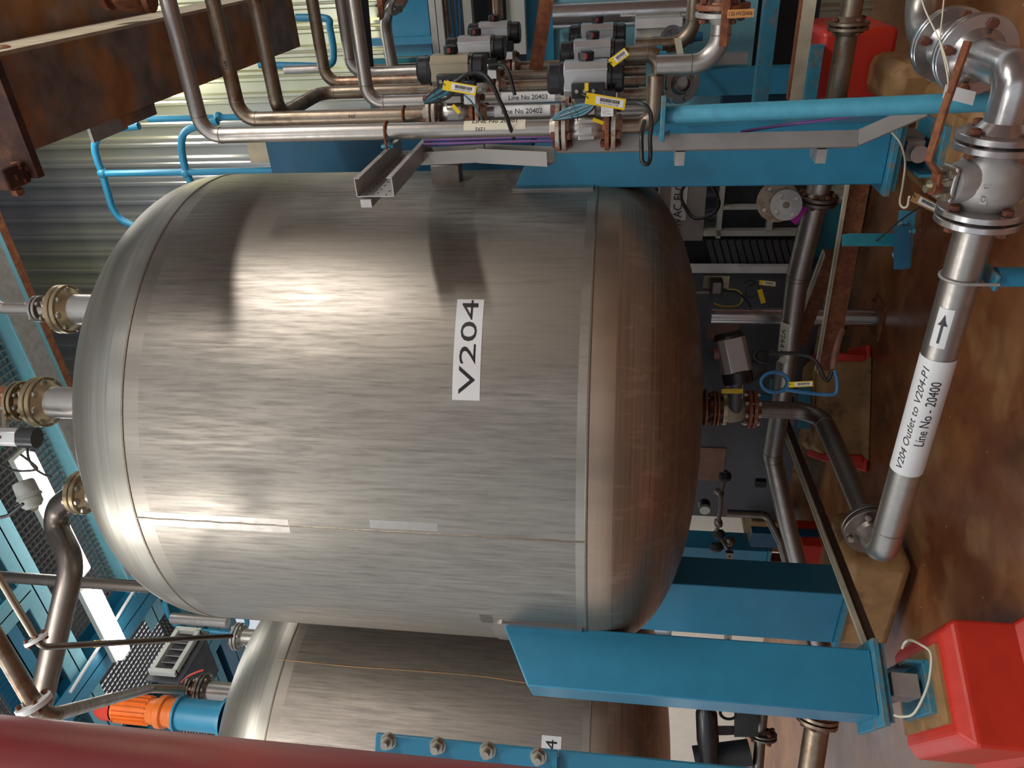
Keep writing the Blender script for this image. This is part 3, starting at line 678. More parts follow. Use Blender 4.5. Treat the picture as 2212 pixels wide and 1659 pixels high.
m_ = MB().box(cc-Z*(RB_+.028), (.10, .012, .05), (B, Z, SD)); obj('clip_plate', m_, M['blue_worn'], ub, bevel=.003)
solo('stub_post', MB().cyl(cc-Z*(RB_+.04), V((cc.x, cc.y, 0)), .030, 20), M['blue'], 'short blue tube post carrying the labelled outlet pipe', 'post')
# manual ball valve at lower right
mv = thing('ball_valve', 'large hand operated ball valve at lower right with rusty lever', 'valve', Vc((kf1+kf2)/2))
q0, q1 = Vc(kf1), Vc(kf2); L = (q1-q0).length; qc = (q0+q1)/2
flanges(mv, q0, sd, .115, .021, 4, M['bright'], M['rustbolt'], rp=RB_, hub=(None, 0), gap=.004, br=.0088, bolts=False)
flanges(mv, q1, sd, .112, .021, 4, M['bright'], M['rustbolt'], rp=RB_, hub=(0, None), gap=.004, br=.0088)
obj('valve_body', MB().lathe(q0, sd, [(.06, .02), (.075, .035), (.092, L*.28), (.098, L*.45), (.090, L*.62), (.072, L*.82), (.062, L-.02)], 32), M['galv'], mv)
st = imgdir(-1, .35)                                                      # stem leaves towards photo left = upwards
st = (st-sd*st.dot(sd)).normalized()
obj('stem_boss', MB().lathe(qc+st*.05, st, [(.062, 0), (.055, .05), (.048, .068), (.001, .070)], 28), M['galv'], mv)
gp = obj('gland_plate', MB().box(qc+st*.128, (.10, .062, .014), (sd, sd.cross(st), st)), M['pipe'], mv, bevel=.006)
for i in (-1, 1):
    for j in (-1, 1): obj('bolt', None, None, gp, me=bolt_mesh(.03, .008, M['boltm']), mx=mxf(qc+st*.135+sd*i*.032+sd.cross(st)*j*.018, st))
obj('stem', MB().cyl(qc+st*.13, qc+st*.185, .014, 16), M['boltm'], mv)
ld = sd
hp = [qc+st*.165-ld*.01, qc+st*.168+ld*.03, qc+st*.205+ld*.07, qc+st*.195+ld*.20, qc+st*.175+ld*.36]
hp2 = [PY(2036, 385, 2.2)]; 
mb = MB(); sd2 = sd.cross(st)
for a_, b_, w_ in ((0, 1, .034), (1, 2, .028), (2, 3, .026), (3, 4, .024)):
    p_, q_ = hp[a_], hp[b_]; dd = (q_-p_).normalized(); mb.box((p_+q_)/2, ((q_-p_).length+.008, w_, .010), (dd, sd2, dd.cross(sd2)))
mb.cyl(hp[0]-st*.012, hp[0]+st*.014, .019, 18)
obj('lever', mb, M['rust'], mv, bevel=.002)
obj('lever_nut', MB().cyl(hp[0]+st*.014, hp[0]+st*.030, .012, 6), M['boltm'], mv)
pd_ = obj('cast_pad', MB().box(qc+(FCL-sd*FCL.dot(sd)).normalized()*.093-sd*.02, (.055, .018, .004), (sd, sd.cross(FCL), FCL)), M['galv'], mv)
lettering('CF8M', .04, .012, flat_fn(qc+FCL*.0955-sd*.02, sd, FCL.cross(sd), .0005), M['pipe_dark'], pd_)
# elbow spool
el = thing('elbow_pipe', 'shiny flanged elbow above the ball valve, turning away to the back', 'pipe', K1)
obj('pipe_run', MB().tube(arcpath([Vc(kf2)+sd*.05, K1, K1+B*.26], .15, 14), RB_, 30), M['bright'], el)
flanges(el, Vc(kf2), sd, .112, .021, 4, M['bright'], M['rustbolt'], rp=RB_, hub=(None, 1), gap=.004, bolts=False)
flanges(el, K1+B*.30, B, .112, .020, 4, M['bright'], M['rustbolt'], rp=RB_, roll=.2, br=.0088)
sp_ = thing('elbow_pipe', 'shiny pipe spool with two flange pairs leaving the frame at the upper right corner', 'pipe', K2)
sp_['label'] = 'second shiny elbow farther back, leaving the frame at the upper edge'
KB = K1+B*.62
obj('pipe_run', MB().tube(arcpath([K1+B*.34, KB+B*.22, KB+B*.22+SD*1.2], .14, 14), RB_, 30), M['pipe'], sp_)
flanges(sp_, K1+B*.50, B, .112, .020, 4, M['bright'], M['rustbolt'], rp=RB_, roll=.2, br=.0088)

# ------------------------------------------------------------------ posts, trays, channels at the right
r1b = P3(1, 1432); 
pp = thing('support_post', 'long pale blue tube post with a bolted head plate under the nearest riser', 'post', V((r1b.x, r1b.y, 0)))
p0 = PY(1440, 248, 2.72); p1 = PY(2250, 214, 2.42)
obj('post_tube', MB().cyl(p0, p1+V((0, 0, -.1)), .030, 24), M['post'], pp)
hpz = P3(1, 1430); hp = obj('head_plate', MB().box(PY(1431, 250, 2.72), (.155, .12, .018), (SD, B, Z)), M['blue_worn'], pp, bevel=.003)
for i in (-.055, .055): obj('bolt', None, None, hp, me=bolt_mesh(.06, .006, M['blue_worn']), mx=mxf(PY(1431, 250, 2.72)+SD*i-B*.03, Z))
# grey cable channel in front of the near right leg
def channel(label, p0, p1, w_, h_, side, mat, t=.003, name='cable_channel', holes=False, lip=.0, caps=True, cat='cable tray'):
    """open U channel from p0 to p1; side = direction its open mouth faces"""
    p0, p1 = V(p0), V(p1); d = (p1-p0).normalized(); s = V(side); s = (s-d*s.dot(d)).normalized(); v = d.cross(s)
    t_ = thing(name, label, cat, p0)
    L = (p1-p0).length; c = (p0+p1)/2; fr = (d, v, s)
    obj('channel_web', MB().box(c-s*h_/2, (L, w_, t), fr), mat, t_)
    for e in (-1, 1):
        obj('channel_side', MB().box(c+v*e*w_/2, (L, t, h_), fr), mat, t_)
        if lip: obj('channel_lip', MB().box(c+v*e*(w_/2-lip/2)+s*h_/2, (L, lip, t), fr), mat, t_)
    if holes:
        n = int(L/.022); mb = MB()
        for k in range(n):
            for j in (-1, 0, 1):
                if (k+j) % 2: mb.box(p0+d*(.012+k*.022)+v*j*w_*.27-s*(h_/2-.0022), (.010, .005, .0006), fr)
        obj('slot_row', mb, M['dark'], t_, kind='stuff')
    return t_, fr
ya = 306
q0 = PY(1205, 313, 2.80); q1 = V((q0.x, q0.y, zat(1848, q0)))
channel('long grey painted cable channel clipped to the near right vessel leg', q0, q1, .058, .055, SD+B*.35, M['greytray'])
q2 = q1-Z*.20+SD*.10-B*.02
channel('short sloped end of the grey cable channel near the right load cell', q1-Z*.002, q2, .056, .05, SD+B*.35, M['greytray'])
for x, y in ((1470, 338), (1778, 328)): 
    p_ = V((q0.x, q0.y, zat(x, q0)))-SD*.045+B*.04
    solo('square_bracket', MB().box(p_-SD*.012, (.05, .10, .034), (SD, B, Z)).box(p_-SD*.0115-B*.052, (.051, .004, .035), (SD, B, Z)), M['galv'], {1470: 'upper square tube bracket poking out under the grey channel', 1778: 'lower square tube bracket poking out under the grey channel'}[x], 'bracket')
q3 = PY(905, 338, 2.95); q4 = PY(1040, 331, 2.90); q5 = PY(1190, 338, 2.82)
channel('grey channel piece running from the slotted bracket down to the leg', q3, q4, .075, .05, SD, M['greytray'])
channel('bolted grey channel joint beside the leg top', q4, q5, .075, .055, SD, M['greytray'])
# purple cables lying in the channels
for k, (dy, lb) in enumerate(((0, 'purple cable in the channel, nearest strand'), (9, 'purple cable in the channel, farther strand'))):
    cable(lb, [(915, 312-dy, 2.9), (1040, 308-dy, 2.88), (1180, 305-dy, 2.84), (1300, 309-dy, 2.84)], .006, 'purple', name='purple_cable', group='purple cables in the grey channels')
cable('purple cable crossing from the channel end towards the post', [(1600, 285, 2.82), (1680, 272, 2.8), (1760, 262, 2.76), (1850, 250, 2.74)], .006, 'purple', name='purple_cable')
# slotted cantilever channel reaching towards the camera
pe = PY(808, 405, 2.52); 
t_, fr = channel('slotted galvanised cantilever channel jutting towards the viewer beside the vessel', pe, pe+B*.62, .135, .065, (SD*1+Z*0), M['galv'], holes=True, lip=.018, name='slotted_channel')
bq = pe-SD*.055+Z*.035; obj('under_rail', MB().box(bq+B*.3-SD*.0, (.62, .028, .04), (B, SD, Z)), M['galv'], t_)
# lifting lug block on the shell
lg = cylpt(967, 388); an_ = ang(lg)
lr = V((cos(an_), sin(an_), 0)); lt = V((-sin(an_), cos(an_), 0))
obj('name_bracket', MB().box(lg+lr*.02, (.11, .08, .13), (lr, lt, Z)), M['pipe_dark'], ves, bevel=.003)

# ------------------------------------------------------------------ foreground duct and blue splice column at the left
du = ray(600, 1602); du.z = 0; du.normalize(); r_ = .16; dd = 1.05
side = V((-du.y, du.x, 0)); dc = du*dd+side*r_                                # duct touches that sight line
td = thing('drain_duct', 'fat glossy maroon pipe standing close at the left of the view', 'pipe', (dc.x, dc.y, 0))
obj('duct_tube', MB().cyl((dc.x, dc.y, 0), (dc.x, dc.y, 4.6), r_, 64), M['maroon'], td)
ps = PY(1000, 1625, 1.75); ps.z = 0
cb = thing('steel_column', 'blue steel column with a bolted splice plate behind the maroon pipe', 'column', ps)
u_ = V((1, 0, 0)); nrm = V((.12, -1, 0)).normalized(); u_ = V((-nrm.y, nrm.x, 0)); fr = (u_, nrm, Z)
zt, zb_ = zat(812, ps), zat(1205, ps)
pc = PP(1010, 1602, ps, nrm); xe = (pc-ps).dot(u_)                             # the plate's edge nearest the vessel
W_ = .16
spl = obj('splice_plate', MB().box(V((ps.x, ps.y, 0))+u_*(xe-W_/2)+Z*(zt+zb_)/2, (W_, .014, zt-zb_), fr), M['blue'], cb, bevel=.002)
for x, y in ((838, 1602), (945, 1612), (1053, 1622), (1163, 1635)):
    b3 = PP(x, y, V(ps)+nrm*.012, nrm)
    bo = obj('bolt', MB().cyl(b3-nrm*.012, b3+nrm*.034, .0085, 14).cyl(b3-nrm*.004, b3+nrm*.013, .0165, 6), M['boltm'], spl)
    obj_w = obj('washer', MB().cyl(b3-nrm*.006, b3-nrm*.003, .020, 20), M['boltm'], spl)
obj('column_flange', MB().box(V((ps.x, ps.y, 0))+u_*(xe-W_/2-.006)-nrm*.018+Z*zb_/2, (W_, .012, zb_), fr).box(V((ps.x, ps.y, 0))+u_*(xe-W_/2-.006)-nrm*.10+Z*.9, (.012, .16, 1.8), fr), M['blue'], cb)

# ------------------------------------------------------------------ rusty box beams overhead at the right
def rustbox(label, a0, a1, b0, b1, z0, z1, mat='rustbeam'):
    t = thing('rusty_beam', label, 'beam', G((a0+a1)/2, (b0+b1)/2, z0))
    obj('underside_plate', MB().box(G((a0+a1)/2, (b0+b1)/2, z0+.008), (a1-a0, b1-b0, .016), (A, B, Z)), M[mat], t)
    obj('side_plate', MB().box(G(a0-.006, (b0+b1)/2, (z0+z1)/2), (.012, b1-b0, z1-z0), (A, B, Z)), M['concrete'], t)
    obj('side_plate', MB().box(G(a1+.006, (b0+b1)/2, (z0+z1)/2), (.012, b1-b0, z1-z0), (A, B, Z)), M[mat], t)
    obj('top_plate', MB().box(G((a0+a1)/2, (b0+b1)/2, z1), (a1-a0, b1-b0, .012), (A, B, Z)), M[mat], t); return t
zb1 = 3.5
c1, c2_ = PZ(60, 320, zb1), PZ(0, 122, zb1)
t = rustbox('big rusty box beam crossing overhead near the upper left corner of the photo', c2_.dot(A), c1.dot(A), 2.18, 4.55, zb1, zb1+.22)
hq = G(c2_.dot(A)-.0135, 2.32, zb1+.11); obj('hole_ring', MB().lathe(hq, -A, [(.055, 0), (.06, .004), (.066, 0)], 28), M['rust'], t)
q = G(c1.dot(A)+.03, 2.62, zb1+.02)
obj('end_lug', MB().box(G(c1.dot(A)+.035, 2.66, zb1+.03), (.07, .22, .012), (A, B, Z)), M['galv'], t)
obj('end_lug', MB().box(G(c1.dot(A)+.03, 2.86, zb1+.03), (.06, .24, .02), (A, B, Z)), M['rustbeam'], t)
ec = thing('rusty_clamp', 'rusty flanged clamp with bolt at the near end of the big rusty beam', 'clamp', G(c1.dot(A)+.05, 2.13, zb1))
obj('clamp_plate', MB().box(G(.40, 2.165, zb1+.06), (.42, .03, .20), (A, B, Z)), M['rustdark'], ec)
obj('clamp_block', MB().box(G(c1.dot(A)+.06, 2.10, zb1+.01), (.07, .10, .05), (A, B, Z)), M['rustdark'], ec, bevel=.008)
for k, (da, db) in enumerate(((.05, .04), (.085, -.04), (.06, -.01))): obj('bolt', None, None, ec, me=bolt_mesh(.07, .011, M['rust']), mx=mxf(G(c1.dot(A)+da, 2.13+db, zb1+.0), A if k else B))
p_ = PZ(120, 60, 3.75); rustbox('second rusty box beam above the big one, at the upper left corner of the photo', p_.dot(A)-.18, p_.dot(A)+.05, 2.0, 3.55, 3.75, 3.95)
rv = thing('rusty_valve', 'dark rusty round valve body at the top edge above the beams', 'valve', PY(280, 5, 2.6))
obj('valve_body', MB().lathe(PY(278, -8, 2.6), imgdir(0, 1), [(.07, -.05), (.075, .0), (.05, .04), (.02, .05), (.001, .052)], 20), M['rust'], rv)
obj('valve_flange', MB().lathe(PY(278, -8, 2.6), imgdir(1, .1), [(.001, -.09), (.055, -.09), (.055, -.07), (.03, -.07), (.03, .07), (.05, .07), (.05, .09), (.001, .09)], 20), M['rust'], rv)

# ------------------------------------------------------------------ nozzles on the top head
def nozzle(x, y, z, Rf, rn, label, mat='brass'):
    c = PZ(x, y, z); r0 = math.hypot(c.x-CX, c.y-CY); zz = ZT+HT*(1-(r0/RV)**PW)**(1/PW)
    obj('nozzle_neck', MB().cyl((c.x, c.y, zz-.06), c-Z*.02, rn, 32), M['pipe'], ves)
    f_ = flanges(ves, c, Z, Rf, .026, 8, M[mat], M['boltm'], rp=rn, hub=(1, None), br=.011)
    t = thing('nozzle_fitting', label, 'pipe', c); obj('cover_flange', MB().lathe(c, Z, [(.001, .002), (Rf-.003, .002), (Rf, .006), (Rf, .026), (.001, .028)], 36), M[mat], t)
    return c, t
n1, t1 = nozzle(142, 668, 4.42, .125, .078, 'small pipe on the nozzle nearest the clad wall, on top of the vessel')
obj('reducer', MB().lathe(n1, Z, [(.03, .02), (.045, .025), (.04, .10)], 24), M['rust'], t1)
flanges(t1, n1+Z*.15, Z, .068, .018, 4, M['pipe'], M['boltm'], rp=.03)
obj('pipe_run', MB().tube(arcpath([n1+Z*.16, n1+Z*.42, n1+Z*.42+SD*.5], .08, 8), .03, 20), M['pipe'], t1)
n2, t2 = nozzle(92, 868, 4.42, .125, .078, 'flanged actuated valve stack on the middle nozzle on top of the vessel')
flanges(t2, n2+Z*.12, Z, .10, .02, 8, M['brass'], M['boltm'], rp=.05)
obj('valve_body', MB().lathe(n2+Z*.14, Z, [(.05, 0), (.075, .08), (.05, .18)], 24), M['rust'], t2)
a2 = PY(55, 945, 3.15)
t2b = thing('top_actuator', 'silver valve actuator with black end cap beside the middle nozzle', 'actuator', a2)
ax_ = imgdir(1, .05)
obj('actuator_body', MB().prism(rrect(a2-ax_*.22, imgdir(0, -1), imgdir(0, -1).cross(ax_), .085, .09, .018), ax_*.2), M['alu'], t2b, bevel=.004)
obj('end_cap', MB().cyl(a2-ax_*.02, a2+ax_*.055, .048, 28), M['black'], t2b)
obj('red_stripe', MB().box(a2-ax_*.11-V((0, .05, 0)), (.06, .012, .012), (ax_, imgdir(0, -1), ax_.cross(imgdir(0, -1)))), M['redind'], t2b)
obj('mounting_stub', MB().cyl(a2-ax_*.1, n2+Z*.22, .02, 12), M['boltm'], t2b)
obj('green_plug', MB().cyl(a2-ax_*.20+imgdir(0, 1)*.055, a2-ax_*.12+imgdir(0, 1)*.055, .012, 10), M['green'], t2b)
n3, t3 = nozzle(178, 1064, 4.42, .115, .065, 'dark vent pipe bending away from the left nozzle on top of the vessel')
s3 = n3+Z*.10
p_a, p_b, p_c = n3+Z*.22, PY(158, 1215, 3.6), PY(78, 1560, 3.6)
obj('pipe_run', MB().tube(arcpath([n3+Z*.03, PZ(105, 1110, n3.z+.32), p_b, p_c], .16, 12), .062, 24), M['pipe_dark'], t3)
ts = thing('level_sensor', 'grey round-headed level sensor with a cable beside the left nozzle', 'sensor', PY(70, 1085, 3.3))
c = PY(58, 1060, 3.3); ax_ = imgdir(.45, 1)
obj('sensor_head', MB().lathe(c-ax_*.05, ax_, [(.001, 0), (.045, 0), (.05, .01), (.052, .07), (.058, .075), (.058, .085), (.05, .09), (.05, .12), (.035, .14), (.001, .145)], 28), M['lglass'], ts)
obj('cable_gland', MB().cyl(c+ax_*.05-imgdir(1, 0)*.03, c+ax_*.05-imgdir(1, -.4)*.085, .010, 10), M['black'], ts)
obj('sensor_stem', MB().cyl(c+ax_*.09, n3+Z*.28, .02, 12), M['boltm'], ts)
# ------------------------------------------------------------------ mezzanine overhead
ZM = 6.2; KM = 1.278
def beamA(name, label, b, a0, a1, w_, h_, mat, z=ZM, cat='beam', grp='blue mezzanine beams'):
    b *= KM; a0 *= KM; a1 *= KM; w_ *= KM; h_ *= KM
    t = thing(name, label, cat, G((a0+a1)/2, b, z), grp)
    obj('bottom_flange', MB().box(G((a0+a1)/2, b, z+.006), (a1-a0, w_, .012), (A, B, Z)), M[mat], t)
    obj('web', MB().box(G((a0+a1)/2, b, z+h_/2), (a1-a0, .012, h_), (A, B, Z)), M[mat], t)
    obj('top_flange', MB().box(G((a0+a1)/2, b, z+h_), (a1-a0, w_, .012), (A, B, Z)), M[mat], t); return t
def beamB(name, label, a, b0, b1, w_, h_, mat, z=ZM, grp='blue mezzanine beams'):
    a *= KM; b0 *= KM; b1 = min(b1*KM, 5.7); w_ *= KM; h_ *= KM
    t = thing(name, label, 'beam', G(a, (b0+b1)/2, z), grp)
    obj('bottom_flange', MB().box(G(a, (b0+b1)/2, z+.006), (w_, b1-b0, .012), (A, B, Z)), M[mat], t)
    obj('web', MB().box(G(a, (b0+b1)/2, z+h_/2), (.012, b1-b0, h_), (A, B, Z)), M[mat], t)
    obj('top_flange', MB().box(G(a, (b0+b1)/2, z+h_), (w_, b1-b0, .012), (A, B, Z)), M[mat], t); return t
beamA('mezzanine_beam', 'blue mezzanine beam nearest the viewer, left of the lit tube', 2.55, 1.2, 5.6, .16, .2, 'blue')
beamA('mezzanine_beam', 'second blue mezzanine beam, running beside the lit tube', 2.84, 1.2, 5.6, .17, .2, 'blue_light')
e_ = beamA('mezzanine_beam', 'grey-blue edge beam of the mezzanine, crossing above the vessel nozzles', 3.62, .4, 4.6, .20, .25, 'blue_light')
obj('cover_strip', MB().box(G(2.94, 4.60, ZM-.006), (4.3, .19, .008), (A, B, Z)), M['galv'], e_)
obj('rust_edge', MB().box(G(2.94, 4.786, ZM+.01), (4.8, .07, .03), (A, B, Z)), M['rust'], e_)
beamB('mezzanine_beam', 'blue cross beam of the mezzanine beyond the far end of the lit tube', 4.28, 2.4, 5.4, .22, .2, 'blue', ZM-.03)
beamB('mezzanine_beam', 'blue cross beam at the left edge beside the riser pipes', 3.35, 1.8, 2.8, .18, .2, 'blue_light', ZM-.03)
beamA('mezzanine_beam', 'dark teal beam behind the vessel on the left', 3.98, 3.9, 6.6, .2, .25, 'teal', ZM)
beamA('mezzanine_beam', 'farthest teal beam next to the clad wall', 4.32, 4.0, 6.6, .30, .3, 'blue_dark', ZM)
beamB('mezzanine_beam', 'teal cross beam above the orange motor', 5.35, 2.4, 5.4, .3, .2, 'teal', ZM-.03)
gr = MB()
for (a0, a1, b0, b1) in ((.8, 4.2, 1.7, 4.6), (4.2, 8.4, 1.7, 5.7)):
    k = a0
    while k < a1: gr.box(G(k, (b0+b1)/2, ZM+.26), (.005, b1-b0, .03), (A, B, Z)); k += .06
    k = b0
    while k < b1: gr.box(G((a0+a1)/2, k, ZM+.27), (a1-a0, .008, .012), (A, B, Z)); k += .05
obj('trim_1', gr, M['galv'], None, 'open steel grating floor of the mezzanine', kind='structure', smooth=False)
struct('ceiling', MB().box(G(2.6, 3.6, 7.8), (10, 4.8, .1), (A, B, Z)), M['darkgrey'], smooth=False)
# lit tube lamps
def lamp(label, c, d, L, w_=.14, power=20):
    t = thing('tube_lamp', label, 'lamp', c, 'tube lamps'); d = V(d); s = Z.cross(d)
    obj('lamp_tray', MB().box(c+Z*.055, (L, w_*1.15, .05), (d, s, Z)), M['greybox'], t, bevel=.004)
    obj('lit_diffuser', MB().box(c, (L-.03, w_, .065), (d, s, Z)), M['lampw'], t, bevel=.02); return t
lamp('lit tube lamp glowing behind the dark vent pipe', G(3.02*KM, 3.10*KM, ZM-.15), A, 1.28)
lamp('lit tube lamp with rounded end next to the white conduit', G(3.98*KM, 3.10*KM, ZM-.15), A, .92)
solo('conduit', MB().cyl(G(4.14*KM, 2.65*KM, ZM-.1), G(4.02*KM, 3.72*KM, ZM-.1), .015, 10), M['white'], 'thin white conduit crossing the teal ceiling by the lamp', 'conduit')
# louvred vent
p0v = PZ(329, 1450, 5.3); av = p0v.dot(A); q0v, q1v = PA(329, 1450, av), PA(391, 1361, av); zt_, zb_v = q0v.z, PA(377, 1452, av).z
vt = thing('vent_box', 'grey framed louvred vent box hanging in the dark at the left, behind the thin pipe', 'vent', q0v)
bm0, bm1 = q0v.dot(B), q1v.dot(B); zc_ = (zt_+zb_v)/2; hh = abs(zt_-zb_v); lb_ = abs(bm1-bm0); bc_ = (bm0+bm1)/2; fr = (A, B, Z)
for db, dz, sb_, sz in ((-lb_/2, 0, .04, hh+.04), (lb_/2, 0, .04, hh+.04), (0, -hh/2, lb_, .04), (0, hh/2, lb_, .04)): obj('frame_bar', MB().box(G(av, bc_+db, zc_+dz), (.05, sb_, sz), fr), M['greybox'], vt, bevel=.003)
for k in range(6): obj('louvre', MB().box(G(av+.03, bc_-lb_/2+lb_*(k+.7)/6.4, zc_), (.05, .006, hh-.03), ((A+B*.6).normalized(), (B-A*.6).normalized(), Z)), M['greytray'], vt)
obj('duct_box', MB().box(G(av+.30, bc_, zc_-.02), (.46, lb_+.02, hh+.02), fr), M['dark'], vt)
obj('duct_flange', MB().box(G(av+.06, bc_, zc_), (.02, lb_+.10, hh+.10), fr), M['darkgrey'], vt)
# pipes at upper left of the building
def vpipe(label, x0, x1, y, Y, r, mat, name='process_pipe', grp=None, cat='pipe'):
    p = PY((x0+x1)/2, y, Y); z0, z1 = zat(x1, p), zat(x0, p); return pipe(label, [(p.x, p.y, z0), (p.x, p.y, z1)], r, M[mat], name=name, group=grp, welds=False, cat=cat)
vpipe('dark straight pipe crossing in front of the lit tubes down behind the vessel', -40, 420, 1259, 4.42, .037, 'pipe_dark')
w1 = PY(76, 1378, 3.0)
t = pipe('thin dark pipe dropping from a white flange down to the neighbour vessel nozzle', [PY(-60, 1150, 2.9), w1, ], .0155, M['pipe_brown'], R=.03, welds=False)
blind(t, w1, (w1-PY(-60, 1150, 2.9)).normalized(), .05, .016, 4, M['white'], M['rustbolt'])
obj('pipe_run', MB().tube(arcpath([w1, PY(92, 1398, 3.0), PY(440, 1377, 3.9), PY(500, 1374, 4.1)], .04, 8), .0115*1.3, 14), M['pipe_dark'], t)
obj('yellow_band', MB().cyl(PY(204, 1391, 3.28), PY(214, 1390.5, 3.30), .0175, 14), M['yellow'], t)
w2 = PY(70, 1515, 2.3)
t = pipe('thick stained pipe ending in a white flange above the maroon pipe', [PY(-60, 1290, 2.2), w2], .028, M['pipe_brown'], welds=False)
dd_ = (w2-PY(-60, 1290, 2.2)).normalized()
blind(t, w2-dd_*.0, dd_, .058, .02, 4, M['white'], M['rustbolt'])
t2_ = pipe('stained pipe from the white flange across to the nozzle stack on the neighbour vessel', [w2+dd_*.03, PY(112, 1545, 2.35), PY(325, 1487, 4.2), PY(395, 1490, 4.5)], .026, M['pipe_brown'], R=.09)
# nozzles and drive on the neighbour vessel
C2X, C2Y = -2.55, 5.2
def onhead2(x, y, z):
    c = PZ(x, y, z); r0 = min(math.hypot(c.x-C2X, c.y-C2Y), 1.15); return c, ZT+HT*(1-(r0/RV)**PW)**(1/PW)
c, zz = onhead2(440, 1490, 4.5)
obj('nozzle_neck', MB().cyl((c.x, c.y, zz-.08), c, .065, 28), M['pipe'], ves2)
flanges(ves2, c, Z, .115, .022, 8, M['pipe_dark'], M['boltm'], rp=.065, hub=(1, 0))
flanges(ves2, c+Z*.10, Z, .08, .018, 6, M['pipe_dark'], M['boltm'], rp=.03, hub=(0, 1))
obj('neck_piece', MB().cyl(c+Z*.02, c+Z*.1, .05, 20), M['rust'], ves2)
c, zz = onhead2(515, 1375, 4.35)
obj('nozzle_neck', MB().cyl((c.x, c.y, zz-.08), c, .06, 28), M['pipe'], ves2)
flanges(ves2, c, Z, .10, .02, 8, M['galv'], M['boltm'], rp=.06, hub=(1, 0))
mp = PY(300, 1533, 4.6); mp.z = 0
zf2 = lambda x: V((mp.x, mp.y, zat(x, mp)))
dr = thing('mixer_drive', 'orange geared motor with red cover standing on a blue stool over the neighbour vessel', 'motor', zf2(490))
obj('fan_cover', MB().lathe(zf2(250), Z, [(.085, 0), (.088, .06), (.07, .11), (.001, .12)], 28), M['red'], dr)
L_ = zf2(252).z-zf2(330).z
mb = MB(); mb.cyl(zf2(330), zf2(252), .080, 28)
for k in range(18): a_ = 2*pi*k/18; mb.box(zf2(291)+V((cos(a_), sin(a_), 0))*.085, (.02, .005, L_*.9), (V((cos(a_), sin(a_), 0)), V((-sin(a_), cos(a_), 0)), Z))
obj('motor_body', mb, M['orange'], dr)
obj('gearbox', MB().lathe(zf2(392), Z, [(.001, 0), (.10, 0), (.10, .05), (.088, .06), (.088, .10), (.105, .11), (.105, .15), (.085, .17), (.08, zf2(330).z-zf2(392).z), (.001, zf2(330).z-zf2(392).z)], 28), M['orange'], dr)
h_ = zf2(388).z-zf2(492).z
obj('stool', MB().lathe(zf2(492), Z, [(.13, 0), (.13, .02), (.10, .025), (.10, h_-.02), (.12, h_-.015), (.12, h_), (.001, h_)], 28), M['blue'], dr)
obj('lifting_eye', MB().tube([zf2(290)+imgdir(0, -1)*.09+imgdir(cos(q), sin(q))*.018+imgdir(0, -1)*.018 for q in [2*pi*k/14 for k in range(15)]], .004, 6), M['rust'], dr)
# handrail loops behind
RL = .024
def tubeP(label, pts, r, mat, b=None, cat='handrail', grp='blue handrail tubes', n=6, name='handrail'):
    P = [PB(x, y, b) for x, y in pts]; return solo(name, MB().tube(spline(P, n), r, 12), M[mat], label, cat, grp)
hb = 5.0
tubeP('blue handrail loop left of its twin against the cladding', [(300, 272), (250, 278), (218, 288), (205, 315), (212, 350), (222, 376), (232, 412), (243, 448), (262, 474), (300, 492)], .026, 'blue', hb)
tubeP('blue handrail loop near the pipe elbow', [(470, 262), (430, 272), (404, 282), (393, 300), (394, 335), (403, 372), (415, 400)], .026, 'blue', hb)
vr = thing('handrail', 'straight blue rail tube joining the two handrail loops', 'handrail', PB(390, 372, hb), 'blue handrail tubes')
obj('rail_tube', MB().cyl(PB(222, 375, hb), PB(700, 367, hb), .024, 14), M['blue'], vr)
for x in (222, 403): obj('ball_joint', MB().sphere(PB(x, 374, hb), .038), M['blue'], vr)
solo('handrail', MB().cyl(PB(320, 257, hb+.1), PB(560, 252, hb+.1), .022, 12).sphere(PB(472, 252, hb+.1), .034), M['blue'], 'short blue rail tube beyond the pipe elbows', 'handrail', 'blue handrail tubes')
tubeP('blue handrail loop seen between the risers, bent like a hook', [(560, 140), (640, 142), (710, 140), (720, 110), (712, 60), (705, 40), (640, 38)], .024, 'blue', 5.2)
tubeP('blue tube loop at the near left nozzle of the neighbour vessel', [(355, 1300), (362, 1325), (380, 1350), (405, 1360), (460, 1364), (510, 1368), (533, 1352), (530, 1325)], .024, 'blue', 4.6)
vpipe('short grey pipe behind the blue tube loop at left', 372, 492, 1340, 5.6, .045, 'pipe', name='process_pipe')
# small pipes under the rusty beam
vpipe('small vertical steel tube beyond the big rusty beam', 615, 690, 150, 4.6, .026, 'pipe')
# ------------------------------------------------------------------ background at the right: columns, shelves, cabinets
def bx(label, x0, x1, y0, y1, b, depth, mat, cat, name, group=None, bevel=0):
    if y0 < -20: y0 = -330
    return solo(name, gbox(x0, x1, y0, y1, b, depth), M[mat], label, cat, group, bevel=bevel, smooth=False)
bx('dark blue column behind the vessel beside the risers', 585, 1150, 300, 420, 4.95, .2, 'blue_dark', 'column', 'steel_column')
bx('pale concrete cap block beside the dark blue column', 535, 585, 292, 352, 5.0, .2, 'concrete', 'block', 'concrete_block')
bx('blue panel at the top edge behind the perforated strip', 800, 912, -30, 122, 5.2, .1, 'blue', 'cabinet', 'back_panel')
bx('dark sheet filling the dark gaps behind the grey trays', 905, 1130, -40, 320, 5.35, .05, 'dark', 'cabinet', 'back_panel')  # dark sheet put in for the dark gaps between trays
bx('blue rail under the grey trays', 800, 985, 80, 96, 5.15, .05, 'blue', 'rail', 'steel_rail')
bx('pale teal cabinet wall behind the lower valves', 1195, 1640, -40, 300, 5.15, .1, 'blue_light', 'cabinet', 'back_panel')
